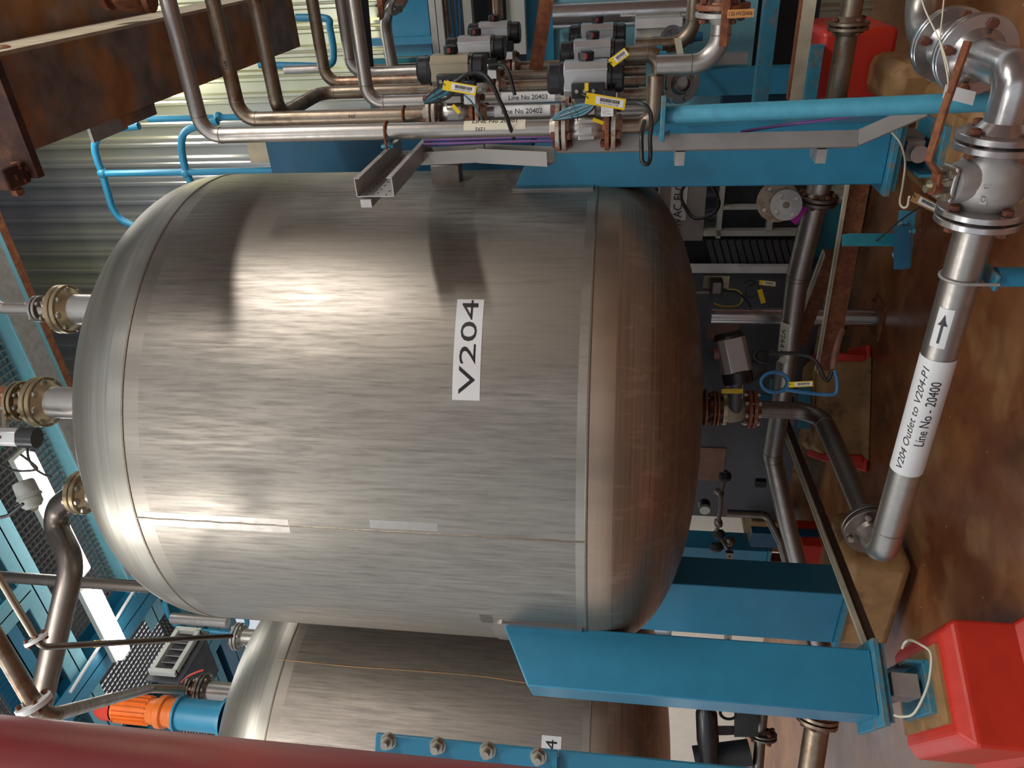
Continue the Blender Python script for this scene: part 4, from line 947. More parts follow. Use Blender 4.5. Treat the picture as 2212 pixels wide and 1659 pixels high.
bx('blue strip post beside the orange rusty brace', 1128, 1192, -40, 142, 5.1, .1, 'blue', 'post', 'steel_post')
bx('dark teal recess below the trays', 800, 1130, 122, 330, 5.5, .05, 'teal', 'cabinet', 'back_panel')
for x0, x1, mt, lb in ((914, 928, 'greybox', 'left grey tray at the top edge behind the upper valves'), (930, 944, 'greybox', 'grey tray next to the left one at the top edge'), (990, 1009, 'greybox', 'wide grey tray between the dark gaps'), (1087, 1128, 'greybox', 'grey enamel panel left of the blue strip post')):
    bx(lb, x0, x1, -40, 125 if x0 < 950 else 118, 4.95, .08, mt, 'tray', 'grey_tray', 'grey trays behind the upper valves')
def hpipe(label, x, y1, b, r, mat, y0=-60, grp=None, name='process_pipe'):
    p = PB(x, y1, b); q = V((0, 0, 0)) + p + SD*abs((PB(x, y0, b)-p).length)*1.3; return solo(name, MB().cyl(p, q, r, 16), M[mat], label, 'pipe', grp)
hpipe('brown insulated pipe behind the trays', 955, 92, 5.0, .03, 'cardboard'); hpipe('thin brown pipe beside the insulated one', 968, 80, 5.0, .014, 'pipe_brown')
for k, x in enumerate((976, 984, 990)): solo('blue_hose', MB().tube(spline([PB(x-6+k*2, -40, 5.05), PB(x+(k-1)*3, 20, 5.05), PB(x+4, 75, 5.05), PB(x-2, 90, 5.05)], 5), .007, 6), M['blue_hose'], ('leftmost', 'middle', 'rightmost')[k]+' of the three blue hoses between the trays', 'hose', 'blue hoses between the trays')
hpipe('olive vertical-looking pipe ending above the rear upper valve', 1076, 40, 4.9, .033, 'pipe_brown'); hpipe('thin dark pipe in the gap between grey trays', 1025, 100, 5.1, .018, 'pipe_dark')
# perforated angle and tube beside the fifth riser
pa_ = thing('slotted_angle', 'white slotted steel strip hanging behind the risers', 'strip', PB(770, 80, 4.3))
a_, b_ = PB(762, -40, 4.3), PB(786, 158, 4.3); d_ = (b_-a_).normalized(); n_ = (EYE-a_).normalized(); s_ = d_.cross(n_).normalized(); n_ = s_.cross(d_)
obj('strip_plate', MB().box((a_+b_)/2, ((b_-a_).length, .042, .004), (d_, s_, n_)), M['galv'], pa_)
mb = MB(); k = 0
while k*.048 < (b_-a_).length: mb.box(a_+d_*(k*.048+.02)+n_*.0026, (.026, .010, .001), (d_, s_, n_)); k += 1
obj('slot', mb, M['dark'], pa_, kind='stuff')
solo('black_rail', MB().box((PB(783, -40, 4.35)+PB(800, 158, 4.35))/2, ((PB(783, -40, 4.35)-PB(800, 158, 4.35)).length, .045, .03), ((PB(800, 158, 4.35)-PB(783, -40, 4.35)).normalized(), s_, n_)), M['dark'], 'black rail beside the white slotted strip', 'rail')
# curved pipe with flange near the top edge
cp = pipe('bent steel pipe with a flange at the top edge between trays and risers', [PB(848, 145, 4.6), PB(828, 30, 4.6), PB(862, -2, 4.45)], .034, M['pipe'], R=.16, welds=False)
blind(cp, PB(866, 4, 4.5), imgdir(-.5, -.4), .085, .02, 4, M['galv']); blind(cp, PB(820, 8, 4.6), imgdir(1, 0), .09, .03, 6, M['rustflange'])
vpipe('dark horizontal-looking pipe under the black rail', 800, 910, 145, 4.9, .022, 'pipe_dark')
# orange rusty brace
a_, b_ = PB(1190, -60, 3.95), PB(1148, 207, 3.95); d_ = (b_-a_).normalized(); n_ = (EYE-a_); n_ = (n_-d_*n_.dot(d_)).normalized(); s_ = n_.cross(d_)
solo('rusty_brace', MB().box((a_+b_)/2, ((b_-a_).length, .068, .012), (d_, s_, n_)).box((a_+b_)/2-s_*.03-n_*.02, ((b_-a_).length, .008, .04), (d_, s_, n_)), M['rust'], 'slanting orange rusty angle brace between the two valve banks', 'brace')
# shiny duct, cream strip, grey instrument box
dp = PB(1350, 28, 4.9); solo('shiny_duct', MB().cyl((dp.x, dp.y, zat(1560, dp)), (dp.x, dp.y, zat(1196, dp)), .075, 32), M['bright'], 'large mirror-bright duct along the top edge behind the lower valves', 'duct')
bx('cream strip behind the lower valves', 1195, 1262, 50, 63, 5.05, .04, 'cream', 'strip', 'cream_strip')
ib = thing('instrument_box', 'grey steel instrument box with a red and yellow stop button', 'box', PB(1420, 75, 4.6))
gb = gbox(1372, 1474, 42, 106, 4.6, .25); obj('box_body', gb, M['greybox'], ib, bevel=.006); 
obj('box_lid', gbox(1372, 1474, 40, 60, 4.58, .02), M['white'], ib)
e = PB(1405, 92, 4.5)
obj('stop_ring', MB().cyl(e+Z*.0, e+Z*.02-B*0, .032, 20), M['yellow'], ib); obj('stop_button', MB().cyl(e+Z*.02, e+Z*.045, .026, 20), M['redind'], ib)
obj('button_stub', MB().cyl(e, e-Z*.05, .02, 16), M['white'], ib); obj('button_bar', MB().cyl(e, e+B*.12, .02, 12), M['greybox'], ib)
# thermometer-like glass rings and navy sensor
sg = thing('sight_glass', 'ribbed steel sight glass fitting beside the instrument box', 'fitting', PB(1455, 88, 4.3))
for k in range(3): obj('glass_ring', MB().lathe(PB(1452+k*2, 82+k*6, 4.3), -B, [(.02, -.008), (.062-k*.004, -.008), (.062-k*.004, .008), (.02, .008)], 28), M['bright'], sg)
obj('pipe_stub', MB().cyl(PB(1410, 84, 4.3), PB(1450, 84, 4.3), .012, 10), M['pipe'], sg)
obj('cable_plug', MB().lathe(PB(1475, 80, 4.3), -Z, [(.001, 0), (.035, 0), (.035, .05), (.025, .06), (.022, .10), (.001, .10)], 18), M['blue_dark'], sg)
# lower collector pipes of the manifold
def coll(label, pts, r, mat, R=.09, grp='stained collector pipes under the manifold'): return pipe(label, pts, r, M[mat], R=R, group=grp)
t1_ = P3(1, 1412)+SD*.20
c1_ = coll('collector pipe from the nearest riser up to the rusty lever valve', [t1_, V((t1_.x, t1_.y, P3(1, 1540).z)), V((t1_.x, t1_.y, P3(1, 1540).z))+SD*.75], .034, 'pipe')
k3 = P3(3, 1395); k5 = P3(5, 1395)
coll('short stained bend from the third riser into the blue clamp plate', [k3+Z*.03, k3-Z*.05, k3-Z*.05+SD*.16, k3+Z*.10+SD*.16], .034, 'pipe_brown', .05)
c5 = coll('collector pipe from the rear valves bending up at the grey box', [P3(5, 1370)+SD*.12, P3(5, 1490)+SD*.12, P3(5, 1490)+SD*.9], .034, 'pipe_brown', .10)
lv_ = thing('lever_valve', 'rusty lever valve with orange number tag on the collector pipe', 'valve', V((t1_.x, t1_.y, P3(1, 1540).z))+SD*.3)
b0 = V((t1_.x, t1_.y, P3(1, 1540).z))
flanges(lv_, b0+SD*.165, SD, .088, .018, 4, M['galv'], M['rustbolt'], rp=.034, mat2=M['rustflange'])
obj('valve_body', MB().lathe(b0+SD*.185, SD, [(.045, 0), (.058, .05), (.045, .10)], 24), M['pipe_brown'], lv_)
flanges(lv_, b0+SD*.31, SD, .08, .016, 4, M['pipe_brown'], M['rustbolt'], rp=.034, hub=(0, 1))
hv0 = b0+SD*.235-B*.09
obj('stem', MB().cyl(b0+SD*.235, hv0, .02, 14), M['rust'], lv_)
obj('lever', MB().box(hv0-SD*.02, (.30, .026, .008), (SD, Z, B)), M['rust'], lv_, bevel=.002)
obj('lever_hub', MB().cyl(hv0-B*.012, hv0+B*.01, .028, 12), M['rust'], lv_)
tg = PB(1600, 29, hv0.dot(B)-.02)
tp = solo('number_tag', MB().box(tg, (.082, .024, .002), (-Z, SD, -Z.cross(SD))), M['tag_orange'], 'orange number tag 120-HV20406 beside the rusty lever valve', 'tag')
lettering('120-HV20406', .072, .012, flat_fn(tg-B*.0012, -Z, SD, .0004), M['ink'], tp)
tg2 = PB(1357, 30, 4.2); tp2 = solo('number_tag', MB().box(tg2, (.075, .022, .002), (-Z, SD, -Z.cross(SD))), M['white'], 'small white number tag above the rear lower valve', 'tag')
lettering('120-XV25458', .066, .010, flat_fn(tg2-B*.0012, -Z, SD, .0004), M['ink'], tp2)
# blue clamp plates over the collector bends
bx('blue clamp plate across the second bend', 1423, 1437, 112, 212, P3(2, 1400).dot(B)+.05, .02, 'blue', 'plate', 'clamp_plate', 'blue clamp plates at the collector bends')
bx('small blue clamp plate across the rear bend', 1416, 1430, 100, 150, P3(4, 1400).dot(B)+.1, .02, 'blue', 'plate', 'clamp_plate', 'blue clamp plates at the collector bends')
wf = thing('flanged_stub', 'steel flange stub with a cream paper strip below the collector pipe', 'pipe', PB(1480, 170, 3.4))
flanges(wf, PB(1468, 178, 3.45), (B*-.8+Z*-.3).normalized(), .085, .018, 4, M['pipe'], M['boltm'], rp=.034)
obj('pipe_stub', MB().cyl(PB(1468, 178, 3.45), PB(1468, 178, 3.45)+B*.2, .034, 18), M['pipe'], wf)
solo('paper_strip', MB().box(PB(1471, 125, 3.7), (.03, .17, .002), (Z, (SD+Z*.25).normalized(), B)), M['cream'], 'cream strip of tape hanging beside the grey box', 'strip')
# blue steel frame farther right
for x0, x1, y0, y1, b, dp_, mt, lb in ((1455, 1765, 150, 205, 4.7, .12, 'blue', 'blue upright behind the collector bends'), (1500, 1615, 118, 140, 4.8, .1, 'greytray', 'grey rail behind the lever valve'), (1560, 1762, 206, 230, 5.0, .1, 'blue_dark', 'deep blue upright'), ):
    bx(lb, x0, x1, y0, y1, b, dp_, mt, 'column', 'steel_column')
def barA(label, x, y1, b, w_, dp_, mat, name, cat='rail', grp=None):
    p = PB(x, y1, b); q = p+SD*1.8; return solo(name, MB().box((p+q)/2, (1.8, dp_, w_), (SD, B, Z)), M[mat], label, cat, grp, smooth=False)
barA('blue and grey cross rail right of the orange tag', 1640, 225, 4.25, .07, .09, 'blue_worn', 'cross_rail')
barA('cream rust-edged cross rail near the red block', 1716, 214, 3.75, .055, .08, 'concrete', 'cross_rail')
barA('rust streak side of the cream cross rail', 1703, 214, 3.74, .012, .05, 'rust', 'cross_rail')
hpp = PB(1806, 213, 3.7)
fp_ = pipe('stained pipe with a flange pair in front of the red block at the upper edge', [hpp+SD*.0-Z*0, hpp+SD*1.6], .045, M['pipe_brown'], welds=False)
flanges(fp_, hpp+SD*.30, SD, .085, .016, 4, M['pipe_brown'], M['rustbolt'], rp=.045, mat2=M['pipe_brown'])
sb = hpp+SD*.62-Z*.04; obj('branch_stub', MB().cyl(sb, sb-Z*.12, .018, 14), M['pipe_brown'], fp_); blind(fp_, sb-Z*.13, -Z, .045, .012, 4, M['pipe_brown'])
def rblock(label, x0, x1, y0, y1, b, depth, mat, bev=.03): return solo('plinth', gbox(x0, x1, y0, y1, b, depth), M[mat], label, 'plinth', 'painted concrete plinths under the vessel legs', bevel=bev)
rblock('bright red plinth behind the pipe flange at the upper right', 1765, 1930, 62, 222, 4.05, .5, 'red')
rblock('lumpy tan plinth between the red block and the shiny elbows', 1930, 2062, 142, 240, 3.6, .45, 'tan', .05)
bx('blue foot bracket beside the red block', 1746, 1772, 98, 222, 4.0, .05, 'blue_worn', 'bracket', 'foot_bracket')
# ------------------------------------------------------------------ below and behind the vessel
cabn = bx('long dark grey steel tank skid behind the vessel outlet', 1440, 1742, 585, 1118, 4.78, .5, 'darkgrey', 'skid', 'steel_skid')
bx('pale steel ledge along the top of the dark skid', 1480, 1716, 576, 590, 4.74, .05, 'white', 'ledge', 'steel_ledge')
lo2 = thing('louvre_panel', 'dark slanted louvre panel above the pale ledge', 'vent', PB(1600, 555, 4.8))
obj('backing', gbox(1470, 1722, 515, 580, 4.86, .05), M['dark'], lo2)
for k in range(12):
    x = 1530+k*16; p, q = PB(x, 518, 4.82), PB(x+16, 578, 4.82); d = (q-p).normalized()
    obj('louvre', MB().box((p+q)/2, ((q-p).length, .012, .035), (d, B, d.cross(B))), M['darkgrey'], lo2)
for x0, x1, y0, y1, lb in ((1552, 1562, 395, 515, 'left upright of the pale grey machine frame'), (1520, 1725, 498, 510, 'lower rail of the pale grey machine frame'), (1560, 1650, 446, 453, 'middle rail of the pale grey machine frame'), (1662, 1674, 395, 500, 'right upright of the pale grey machine frame')):
    bx(lb, x0, x1, y0, y1, 4.7, .05, 'greybox', 'frame', 'frame_bar')
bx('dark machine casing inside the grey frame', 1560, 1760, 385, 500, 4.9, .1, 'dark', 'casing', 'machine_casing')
bx('dark teal panel beside the frame', 1740, 1860, 385, 560, 5.0, .1, 'teal', 'cabinet', 'back_panel')
hv = thing('air_duct', 'grey duct panel with a white HVAC flow label behind the black cable loop', 'duct', PB(1480, 450, 4.7))
obj('duct_panel', gbox(1425, 1525, 330, 520, 4.72, .2), M['greytray'], hv)
lbp = obj('flow_label', gbox(1452, 1487, 300, 476, 4.715, .01), M['white'], hv)
q = PB(1466, 415, 4.71); lettering('HVAC FLOW TO', .50, .055, flat_fn(q, SD, Z, .004), M['ink'], lbp)
cl_ = [PB(1512+40*cos(q_)+4*sin(q_*3), 430+42*sin(q_), 4.3+.01*k) for k, q_ in enumerate([2*pi*i/28 for i in range(57)])]
solo('cable_loop', MB().tube(cl_, .010, 8), M['rubber'], 'coiled black cable loop hanging over the white flow label', 'cable')
# flanges seen end-on
fs = thing('flanged_stub', 'small open steel flange facing the viewer with magenta tape beside it', 'pipe', PB(1690, 450, 4.0))
c = PB(1680, 435, 4.1); fax = (EYE-c).normalized()
blind(fs, c, fax, .11, .02, 4, M['pipe_brown']); obj('neck', MB().cyl(c, c+fax*.13-Z*.02, .045, 20), M['pipe_brown'], fs); blind(fs, c+fax*.13-Z*.045+A*.02, fax, .080, .018, 4, M['galv'], hole=.017)
f3 = thing('flanged_stub', 'brown stained blank flange near the load cell side of the right leg', 'pipe', PB(1808, 408, 4.1))
blind(f3, PB(1808, 408, 4.1), (EYE-PB(1808, 408, 4.1)).normalized(), .075, .025, 4, M['pipe_brown'])
solo('tape_strip', MB().box(PB(1732, 452, 4.0), (.17, .05, .003), ((imgdir(.75, -1)), imgdir(1, .75), imgdir(1, .75).cross(imgdir(.75, -1)))), M['magenta'], 'magenta tape strip wrapped by the pipe flange', 'tape')
bp = pipe('grey pipe running along behind the vessel from the flange down to the lower left', [PB(1775, 380, 4.05), PB(1722, 600, 4.05), PB(1692, 840, 4.05), PB(1668, 985, 4.05), PB(1700, 1130, 4.05), PB(1775, 1420, 4.0)], .060, M['pipe'], R=.2)
bp2 = bp; flanges(bp, PB(1765, 430, 4.05), (PB(1722, 600, 4.2)-PB(1775, 380, 4.2)).normalized(), .105, .02, 8, M['pipe_dark'], M['rustbolt'], rp=.052)
a_, b_ = PB(1709, 690, 4.05), PB(1700, 775, 4.05); c = (a_+b_)/2; fF = (EYE-c).normalized()
wl = wrap(bp, c, (a_-b_), imgdir(-1, 0)*.8+fF, .0615, (a_-b_).length, -.5, .5, M['cream']); fn_ = (imgdir(-1, 0)*.8+fF)
wrap_text(wl, 'V264 O', c, (b_-a_), fn_, .0615, (a_-b_).length*.7, .028)
pipe('thin pipe that bends beside the larger grey pipe below the vessel', [PB(1570, 1108, 4.1), PB(1655, 1112, 4.1), PB(1685, 1170, 4.05), PB(1748, 1400, 4.0)], .026, M['pipe_dark'], R=.06)
# standing tube on a base plate
sp0 = PZ(1893, 686, .01); st_ = thing('standing_post', 'shiny tube post standing on a bolted base plate behind the vessel', 'post', (sp0.x, sp0.y, 0))
obj('post_tube', MB().cyl((sp0.x, sp0.y, .012), (sp0.x, sp0.y, zat(1535, sp0)), .055, 28), M['bright'], st_)
bpp = obj('base_plate', MB().box((sp0.x, sp0.y, .006), (.24, .20, .012), (A, B, Z)), M['rust'], st_)
for i in (-1, 1):
    for j in (-1, 1): obj('bolt', None, None, bpp, me=bolt_mesh(.05, .008, M['rustbolt']), mx=Matrix.Translation(V((sp0.x, sp0.y, .012))+A*i*.09+B*j*.07))
# ties between the leg feet
def foot(az): return V((CX+cos(az)*1.30, CY+sin(az)*1.30, .50))
def tie(label, p, q, mat, h_=.075):
    d = (q-p).normalized(); v = Z.cross(d); t = thing('leg_tie', label, 'brace', p, 'angle ties between the vessel legs')
    obj('tie_web', MB().box((p+q)/2, ((q-p).length, .008, h_), (d, v, Z)), M[mat], t); obj('tie_flange', MB().box((p+q)/2+Z*h_/2-v*.02*(1 if v.dot(EYE-p) < 0 else -1), ((q-p).length, .045, .006), (d, v, Z)), M['concrete'], t)
    obj('tie_edge', MB().box((p+q)/2+Z*(h_/2+.004), ((q-p).length, .010, .008), (d, v, Z)), M['cream'], t)
tie('grey worn angle tie from the near left leg foot back to the rear leg', foot(radians(-150))+V((.12, .02, 0)), foot(radians(90))-V((.09, .1, 0)), 'pipe_dark', .06)
tie('rusty angle tie from the near right leg foot back to the rear leg', PZ(1866, 330, .42), PZ(1784, 800, .42), 'rust', .11)
tie('second rusty angle tie farther behind the standing post', PZ(1800, 540, .45), PZ(1722, 745, .45), 'rust', .10)
# actuator on the outlet valve, hoses and tags
c = zf(1585); oa = imgdir(-.12, -1); oa = (oa-Z*oa.z).normalized(); ob = (EYE-c); ob.z = 0; ob.normalize()
obj('stem_bracket', MB().box(c+oa*.10+ob*.05, (.06, .10, .06), (Z, oa, ob)), M['galv'], bv)
q = PY(1590, 800, 3.55); ad = imgdir(.22, 1)
obj('actuator_body', MB().prism(rrect(q-ad*.15, imgdir(1, -.2), imgdir(1, -.2).cross(ad), .13, .12, .025), ad*.16), M['alu'], bv, bevel=.004)
obj('end_cap', MB().lathe(q+ad*.01, ad, [(.001, 0), (.068, 0), (.07, .01), (.066, .05), (.055, .06), (.001, .06)], 28), M['black'], bv)
obj('end_cap', MB().lathe(q-ad*.15, -ad, [(.001, 0), (.068, 0), (.07, .01), (.06, .03), (.001, .03)], 28), M['black'], bv)
obj('position_indicator', MB().cyl(q-ad*.09+fy*-.06, q-ad*.09+fy*-.085, .028, 20), M['cardboard'], bv)
obj('yoke', MB().cyl(q, c+ob*.05, .03, 14), M['darkgrey'], bv)
obj('yellow_plate', MB().box(PY(1582, 845, 3.6), (.08, .02, .02), (imgdir(1, 0), imgdir(0, 1), fy)), M['yellow'], bv)
obj('pilot_valve_block', MB().box(PY(1640, 790, 3.55), (.035, .14, .04), (imgdir(1, .1), imgdir(-.1, 1), fy)), M['black'], bv, bevel=.003)
def hoop(label, x, y, Y, R_, mat, n=3, r=.007, ecc=1.):
    t = thing('hose_coil', label, 'hose', PY(x, y, Y), 'coils of hose by the outlet valve')
    for k in range(n):
        c = PY(x, y, Y-.008*k); obj('hose', MB().tube([c+imgdir(1, 0)*(R_+.004*k)*cos(2*pi*i/24)+imgdir(0, 1)*(R_+.003*k)*ecc*sin(2*pi*i/24) for i in range(25)], r, 8), M[mat if k else 'rubber'], t)
    return t
hoop('blue air hose coil below the outlet valve actuator', 1674, 826, 3.45, .055, 'blue_hose', ecc=.75); hoop('black hose coil above the blue one', 1655, 768, 3.5, .048, 'rubber', ecc=.6)
cable('black hose from the coil sweeping round to the lower loop', [(1660, 765, 3.45), (1700, 763, 3.45), (1745, 768, 3.45), (1765, 785, 3.45), (1780, 815, 3.45), (1788, 822, 3.45), (1798, 800, 3.45)], .009, 'rubber')
cable('blue-grey hose returning along the outlet elbow', [(1695, 842, 3.4), (1740, 848, 3.4), (1790, 853, 3.4), (1806, 848, 3.4), (1808, 825, 3.4), (1803, 800, 3.4)], .008, 'blue_hose')
cable('thin orange plug-in conduit ribbed against the tie', [(1800, 800, 3.45), (1803, 770, 3.5), (1812, 735, 3.6), (1820, 715, 3.7)], .014, 'cardboard')
tagplate('yellow barcode tag beside the blue hose coil', PY(1730, 830, 3.35), imgdir(1, -.05), imgdir(-.05, -1), .105, .024, 'B100-V204-XV00')
tagplate('yellow barcode tag at the instrument behind the vessel bottom', PB(1658, 612, 4.3), imgdir(1, .12), imgdir(.12, -1), .10, .030, 'V204')
iv = thing('instrument', 'black box instrument with cables and yellow tags behind the vessel bottom', 'instrument', PB(1548, 628, 4.35))
obj('instrument_body', gbox(1535, 1562, 612, 645, 4.3, .09), M['black'], iv, bevel=.004); obj('instrument_face', gbox(1540, 1557, 612, 634, 4.29, .01), M['greytray'], iv)
obj('back_plate', gbox(1520, 1575, 598, 622, 4.42, .012), M['concrete'], iv); obj('inlet_pipe', MB().cyl(PB(1480, 630, 4.35), PB(1536, 630, 4.35), .014, 12), M['pipe_dark'], iv)
cable('yellow and green earth wire looping from the instrument', [(1570, 624, 4.9), (1595, 628, 4.9), (1604, 645, 4.9), (1592, 660, 4.9), (1560, 661, 4.9), (1542, 655, 4.9)], .004, 'yellow'); cable('black cable hanging from the instrument', [(1560, 628, 4.88), (1590, 632, 4.88), (1612, 648, 4.88), (1622, 665, 4.88)], .007, 'rubber')
cable('thin dark loop cable with marker by the yellow tag', [(1605, 611, 4.9), (1620, 606, 4.9), (1636, 615, 4.9), (1638, 632, 4.9), (1625, 643, 4.9), (1612, 638, 4.9), (1612, 622, 4.9), (1630, 612, 4.9)], .004, 'rubber')
ytag('yellow bow-shaped marker below the barcode tag', PY(1645, 640, 4.85), .3, 1, .09, .03)
for x0, x1, y0, y1, lb in ((1528, 1597, 700, 732, 'brown square plate on the skid next to the standing post'), (1510, 1565, 968, 1038, 'brown square plate on the skid left of the outlet valve')):
    bx(lb, x0, x1, y0, y1, 4.77, .012, 'cardboard', 'plate', 'skid_plate')
# small black instrument manifold at lower left of the vessel
im = thing('gauge_manifold', 'dark instrument manifold with a round gauge under the vessel edge', 'instrument', PB(1555, 1060, 4.2))
G0 = lambda x, y, b=4.2: PB(x, y, b)
obj('manifold_tube', MB().tube([G0(1568, 1018), G0(1558, 1060), G0(1556, 1100), G0(1548, 1150), G0(1575, 1190)], .016, 10), M['pipe_dark'], im)
for x, y, r_ in ((1566, 1030, .045), (1553, 1065, .035), (1552, 1130, .03), (1553, 1155, .045), (1577, 1170, .035), (1548, 1182, .048)): obj('fitting', MB().lathe(G0(x, y), imgdir(.2, 1), [(.001, -.03), (r_*.8, -.03), (r_, -.012), (r_, .012), (r_*.7, .03), (.001, .03)], 12), M['dark'] if r_ > .04 else M['pipe_dark'], im)
obj('gauge', MB().cyl(G0(1521, 1087), G0(1521, 1087)-B*.06, .042, 24), M['black'], im); obj('gauge_face', MB().cyl(G0(1521, 1090)-B*.06, G0(1521, 1090)-B*.064, .037, 24), M['greybox'], im)
obj('spigot', MB().box(G0(1643, 1043), (.07, .05, .04), (Z, A, B)), M['dark'], im)
# slotted strips across the legs behind
def strip(label, x, y0, y1, b):
    p, q = PB(x, y0, b), PB(x-2, y1, b); d = (q-p).normalized(); t = thing('slotted_strip', label, 'strip', p, 'slotted strut pieces behind the vessel'); s = Z
    obj('strip_body', MB().box((p+q)/2, ((q-p).length, .03, .052), (d, B, Z)), M['galv' if y0 > 1300 else 'pipe_dark'], t)
    mb = MB(); k = 0; L = (q-p).length
    while k*.055 < L-.04: mb.box(p+d*(.03+k*.055)-B*.0156, (.022, .001, .014), (d, B, Z)); k += 1
    obj('slot', mb, M['dark'], t, kind='stuff')
strip('slotted strut crossing the blue legs, upper piece', 1576, 1192, 1300, 4.0); strip('slotted strut crossing the blue legs, lower piece', 1574, 1306, 1392, 3.9)
# legs and plinths of the vessels behind
def leg2(label, x0, x1, y0, y1, b, depth=.22, group='blue legs of the vessels behind'):
    t = thing('steel_stanchion', label, 'post', PB(x1, (y0+y1)/2, b), group); ym = (y0+y1)/2
    p, q = PB(1560, y0, b), PB(1560, y1, b); c = (p+q)/2; z1, z0 = zat(x0, c), zat(x1, c); W = (q-p).length
    obj('leg_post', MB().box(V((c.x, c.y, (z0+z1)/2))+B*depth/2, (W, depth, z1-z0), (A, B, Z)), M['blue'], t, bevel=.006)
    obj('foot_plate', MB().box(V((c.x, c.y, z0-.012))+B*depth/2, (W+.06, depth+.06, .024), (A, B, Z)), M['blue_worn'], t)
    return c, z0
r2 = V((C2X+cos(radians(-30))*1.32, C2Y+sin(radians(-30))*1.32, 0))
leg2('blue leg of the neighbour vessel seen under the big vessel', 1300, 1812, 1268, 1372, r2.dot(B)-.1)
leg2('more distant blue leg with a load cell between skid and neighbour leg', 1300, 1652, 1186, 1268, 4.9)
leg2('thin distant blue leg end behind the dark gauge manifold', 1400, 1612, 1166, 1186, 5.1, .1)
bx('dark blue rail on the floor behind the leg tie', 1622, 1812, 1156, 1186, 4.6, .08, 'blue_dark', 'rail', 'steel_rail')
dc_ = thing('load_cell', 'distant brown load cell under the farther blue leg', 'load cell', PB(1676, 1230, 4.9), 'load cells under the vessel legs')
obj('cell_body', gbox(1655, 1695, 1212, 1240, 4.9, .1), M['rust'], dc_, bevel=.004); obj('spacer', MB().cyl(PB(1670, 1238, 4.95), PB(1670, 1275, 4.95), .05, 16), M['pipe_dark'], dc_)
rblock('distant tan plinth with a red foot beside the cream wall', 1618, 1705, 1128, 1192, 5.0, .4, 'tan', .01); rblock('distant red plinth strip below the farther blue leg', 1722, 1792, 1180, 1292, 4.5, .3, 'red', .01)
rblock('tan plinth of the neighbour vessel leg behind the grey tie', 1812, 1950, 1218, 1402, 3.0, .42, 'tan', .05)
solo('wall_panel', gbox(1440, 1850, 1100, 1900, 5.55, .05), M['whitewall'], 'cream wall panels far behind on the left', 'panel', smooth=False)
# left bottom: pipes in front of the cream panel under the neighbour vessel
vl = lambda x, y, Y: PY(x, y, Y)
nv = pipe('brown pipe with a round flange below the neighbour vessel', [PY(1650, 1500, 4.3), PY(1632, 1720, 4.3)], .030, M['pipe_dark'], welds=False); flanges(nv, PY(1648, 1588, 4.3), (PY(1650, 1500, 4.3)-PY(1645, 1700, 4.3)).normalized(), .075, .014, 4, M['pipe_dark'], M['rustbolt'], rp=.03)
nv = pipe('thick dark pipe with a flange beside the near left leg', [PY(1778, 1480, 3.9), PY(1742, 1720, 3.9)], .060, M['pipe_brown'], welds=False); flanges(nv, PY(1765, 1552, 3.9), (PY(1778, 1480, 3.9)-PY(1742, 1720, 3.9)).normalized(), .10, .02, 8, M['pipe_brown'], M['rustbolt'], rp=.06)
na = thing('actuator', 'black silhouetted actuator under the neighbour vessel', 'actuator', PY(1525, 1580, 4.2))
obj('actuator_body', MB().lathe(PY(1525, 1520, 4.2), imgdir(.05, 1), [(.001, 0), (.04, .01), (.058, .05), (.06, .20), (.05, .26), (.05, .4), (.001, .41)], 24), M['black'], na); obj('valve_body', MB().cyl(PY(1500, 1640, 4.3), PY(1620, 1625, 4.3), .07, 20), M['dark'], na)
obj('junction_box', MB().box(PY(1560, 1578, 4.2), (.09, .05, .05), (imgdir(1, 0), imgdir(0, 1), fy)), M['black'], na); obj('pilot_valve', MB().box(PY(1612, 1560, 4.2), (.07, .16, .06), (imgdir(1, 0), imgdir(0, 1), fy)), M['dark'], na)
hoop('small black hose coil against the cream wall', 1575, 1538, 4.15, .045, 'rubber', 3, .005, .8)
# loose cables at the lower right
cable('white signal cable of the near right load cell hanging to the floor tag', [(1925, 285, 2.9), (1945, 310, 2.88), (1955, 350, 2.85), (1950, 400, 2.8), (1944, 435, 2.7), (1950, 448, 2.6), (1960, 445, 2.55), (1964, 425, 2.5)], .0035, 'cream', 8)
cable('pale cable of the near left load cell curving over the foot plates', [(1949, 1400, 2.85), (1955, 1388, 2.8), (1968, 1383, 2.8), (1990, 1393, 2.8), (2010, 1410, 2.78), (2010, 1450, 2.78), (2000, 1492, 2.78), (1975, 1540, 2.8), (1950, 1548, 2.85), (1932, 1545, 2.9)], .0045, 'cream', 8)
cable('thin string hanging over the shiny elbows from the top edge', [(1985, -20, 2.0), (2000, 25, 2.0), (2030, 88, 2.0), (2046, 138, 2.0), (2050, 165, 2.0)], .002, 'cream')
cable('second thin string from the top edge to the shiny elbows', [(2041, -20, 2.05), (2036, 30, 2.05), (2031, 90, 2.05), (2040, 130, 2.02), (2048, 175, 2.0), (2044, 205, 2.1)], .002, 'cream')
cable('thin black wire from the floor tag across to the blue plate', [(1990, 445, 2.7), (1940, 480, 2.9), (1900, 515, 3.0), (1860, 540, 3.1)], .003, 'rubber')
tagplate('tan barcode tag on a wire near the ball valve', PY(1998, 438, 2.45), imgdir(1, .5), imgdir(.5, -1), .085, .030, None, 'tan')
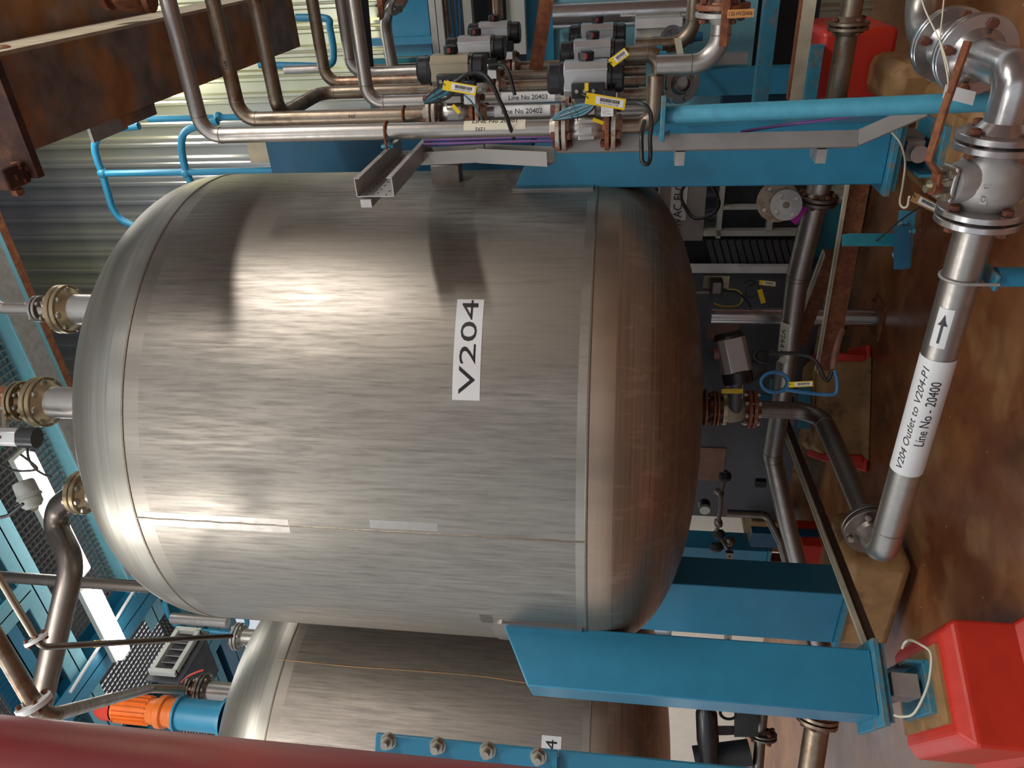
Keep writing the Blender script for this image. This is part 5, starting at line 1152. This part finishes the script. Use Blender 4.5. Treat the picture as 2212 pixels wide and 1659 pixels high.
fb = thing('foot_bracket', 'small blue bolted bracket with a dark rail standing on the floor behind the ball valve', 'bracket', PY(1950, 520, 3.0))
c = PY(1955, 515, 3.0); pl_ = obj('bracket_plate', MB().box(c, (.06, .21, .010), (imgdir(1, .1), imgdir(-.1, 1), fy)), M['blue_worn'], fb, bevel=.003)
obj('bracket_rib', MB().box(PY(1948, 535, 2.98), (.03, .16, .03), (imgdir(1, 0), imgdir(0, 1), fy)), M['blue_dark'], fb); obj('rail', MB().box(PY(1895, 518, 3.02), (.24, .045, .03), (imgdir(1, 0), imgdir(0, 1), fy)), M['teal'], fb)
for x, y in ((1968, 500), (1937, 550), (1950, 482)): obj('bolt', None, None, pl_, me=bolt_mesh(.03, .006, M['blue_worn']), mx=mxf(PY(x, y, 2.99), fy))
solo('paper_scrap', MB().box(PY(2072, 205, 2.3), (.09, .04, .001), (imgdir(1, .25), imgdir(-.25, 1), fy)), M['white'], 'crumpled white paper tag behind the shiny elbow', 'paper')

obj('support_arm', MB().cyl(PB(1455, 86, 4.3), PB(1455, 86, 4.3)+B*.35, .012, 10), M['pipe'], sg)
obj('support_arm', MB().cyl(PB(1440, 86, 4.62), PB(1470, 86, 4.62), .012, 10), M['pipe'], sg)
bx('added dark panel between the blue cross rail and the red block', 1640, 1775, -60, 320, 5.55, .05, 'dark', 'cabinet', 'back_panel')  # dark sheet added to cover the cladding in this gap
cable('black cable sagging from the grey level sensor to the left edge', [(50, 1088, 3.2), (35, 1100, 3.2), (15, 1114, 3.2), (-10, 1120, 3.2)], .008, 'rubber')
cable('black cable looping under the top actuator', [(58, 960, 3.2), (62, 990, 3.2), (76, 1012, 3.2), (95, 1025, 3.2), (110, 1030, 3.2)], .006, 'rubber')
cable('second black cable crossing below the top actuator', [(-5, 1000, 3.2), (30, 1016, 3.2), (72, 1016, 3.2), (78, 1008, 3.2), (45, 982, 3.2)], .006, 'rubber')
cable('red wire beside the nozzle stack of the neighbour vessel', [(392, 1475, 4.5), (405, 1462, 4.5), (425, 1452, 4.5), (440, 1447, 4.5)], .006, 'red')
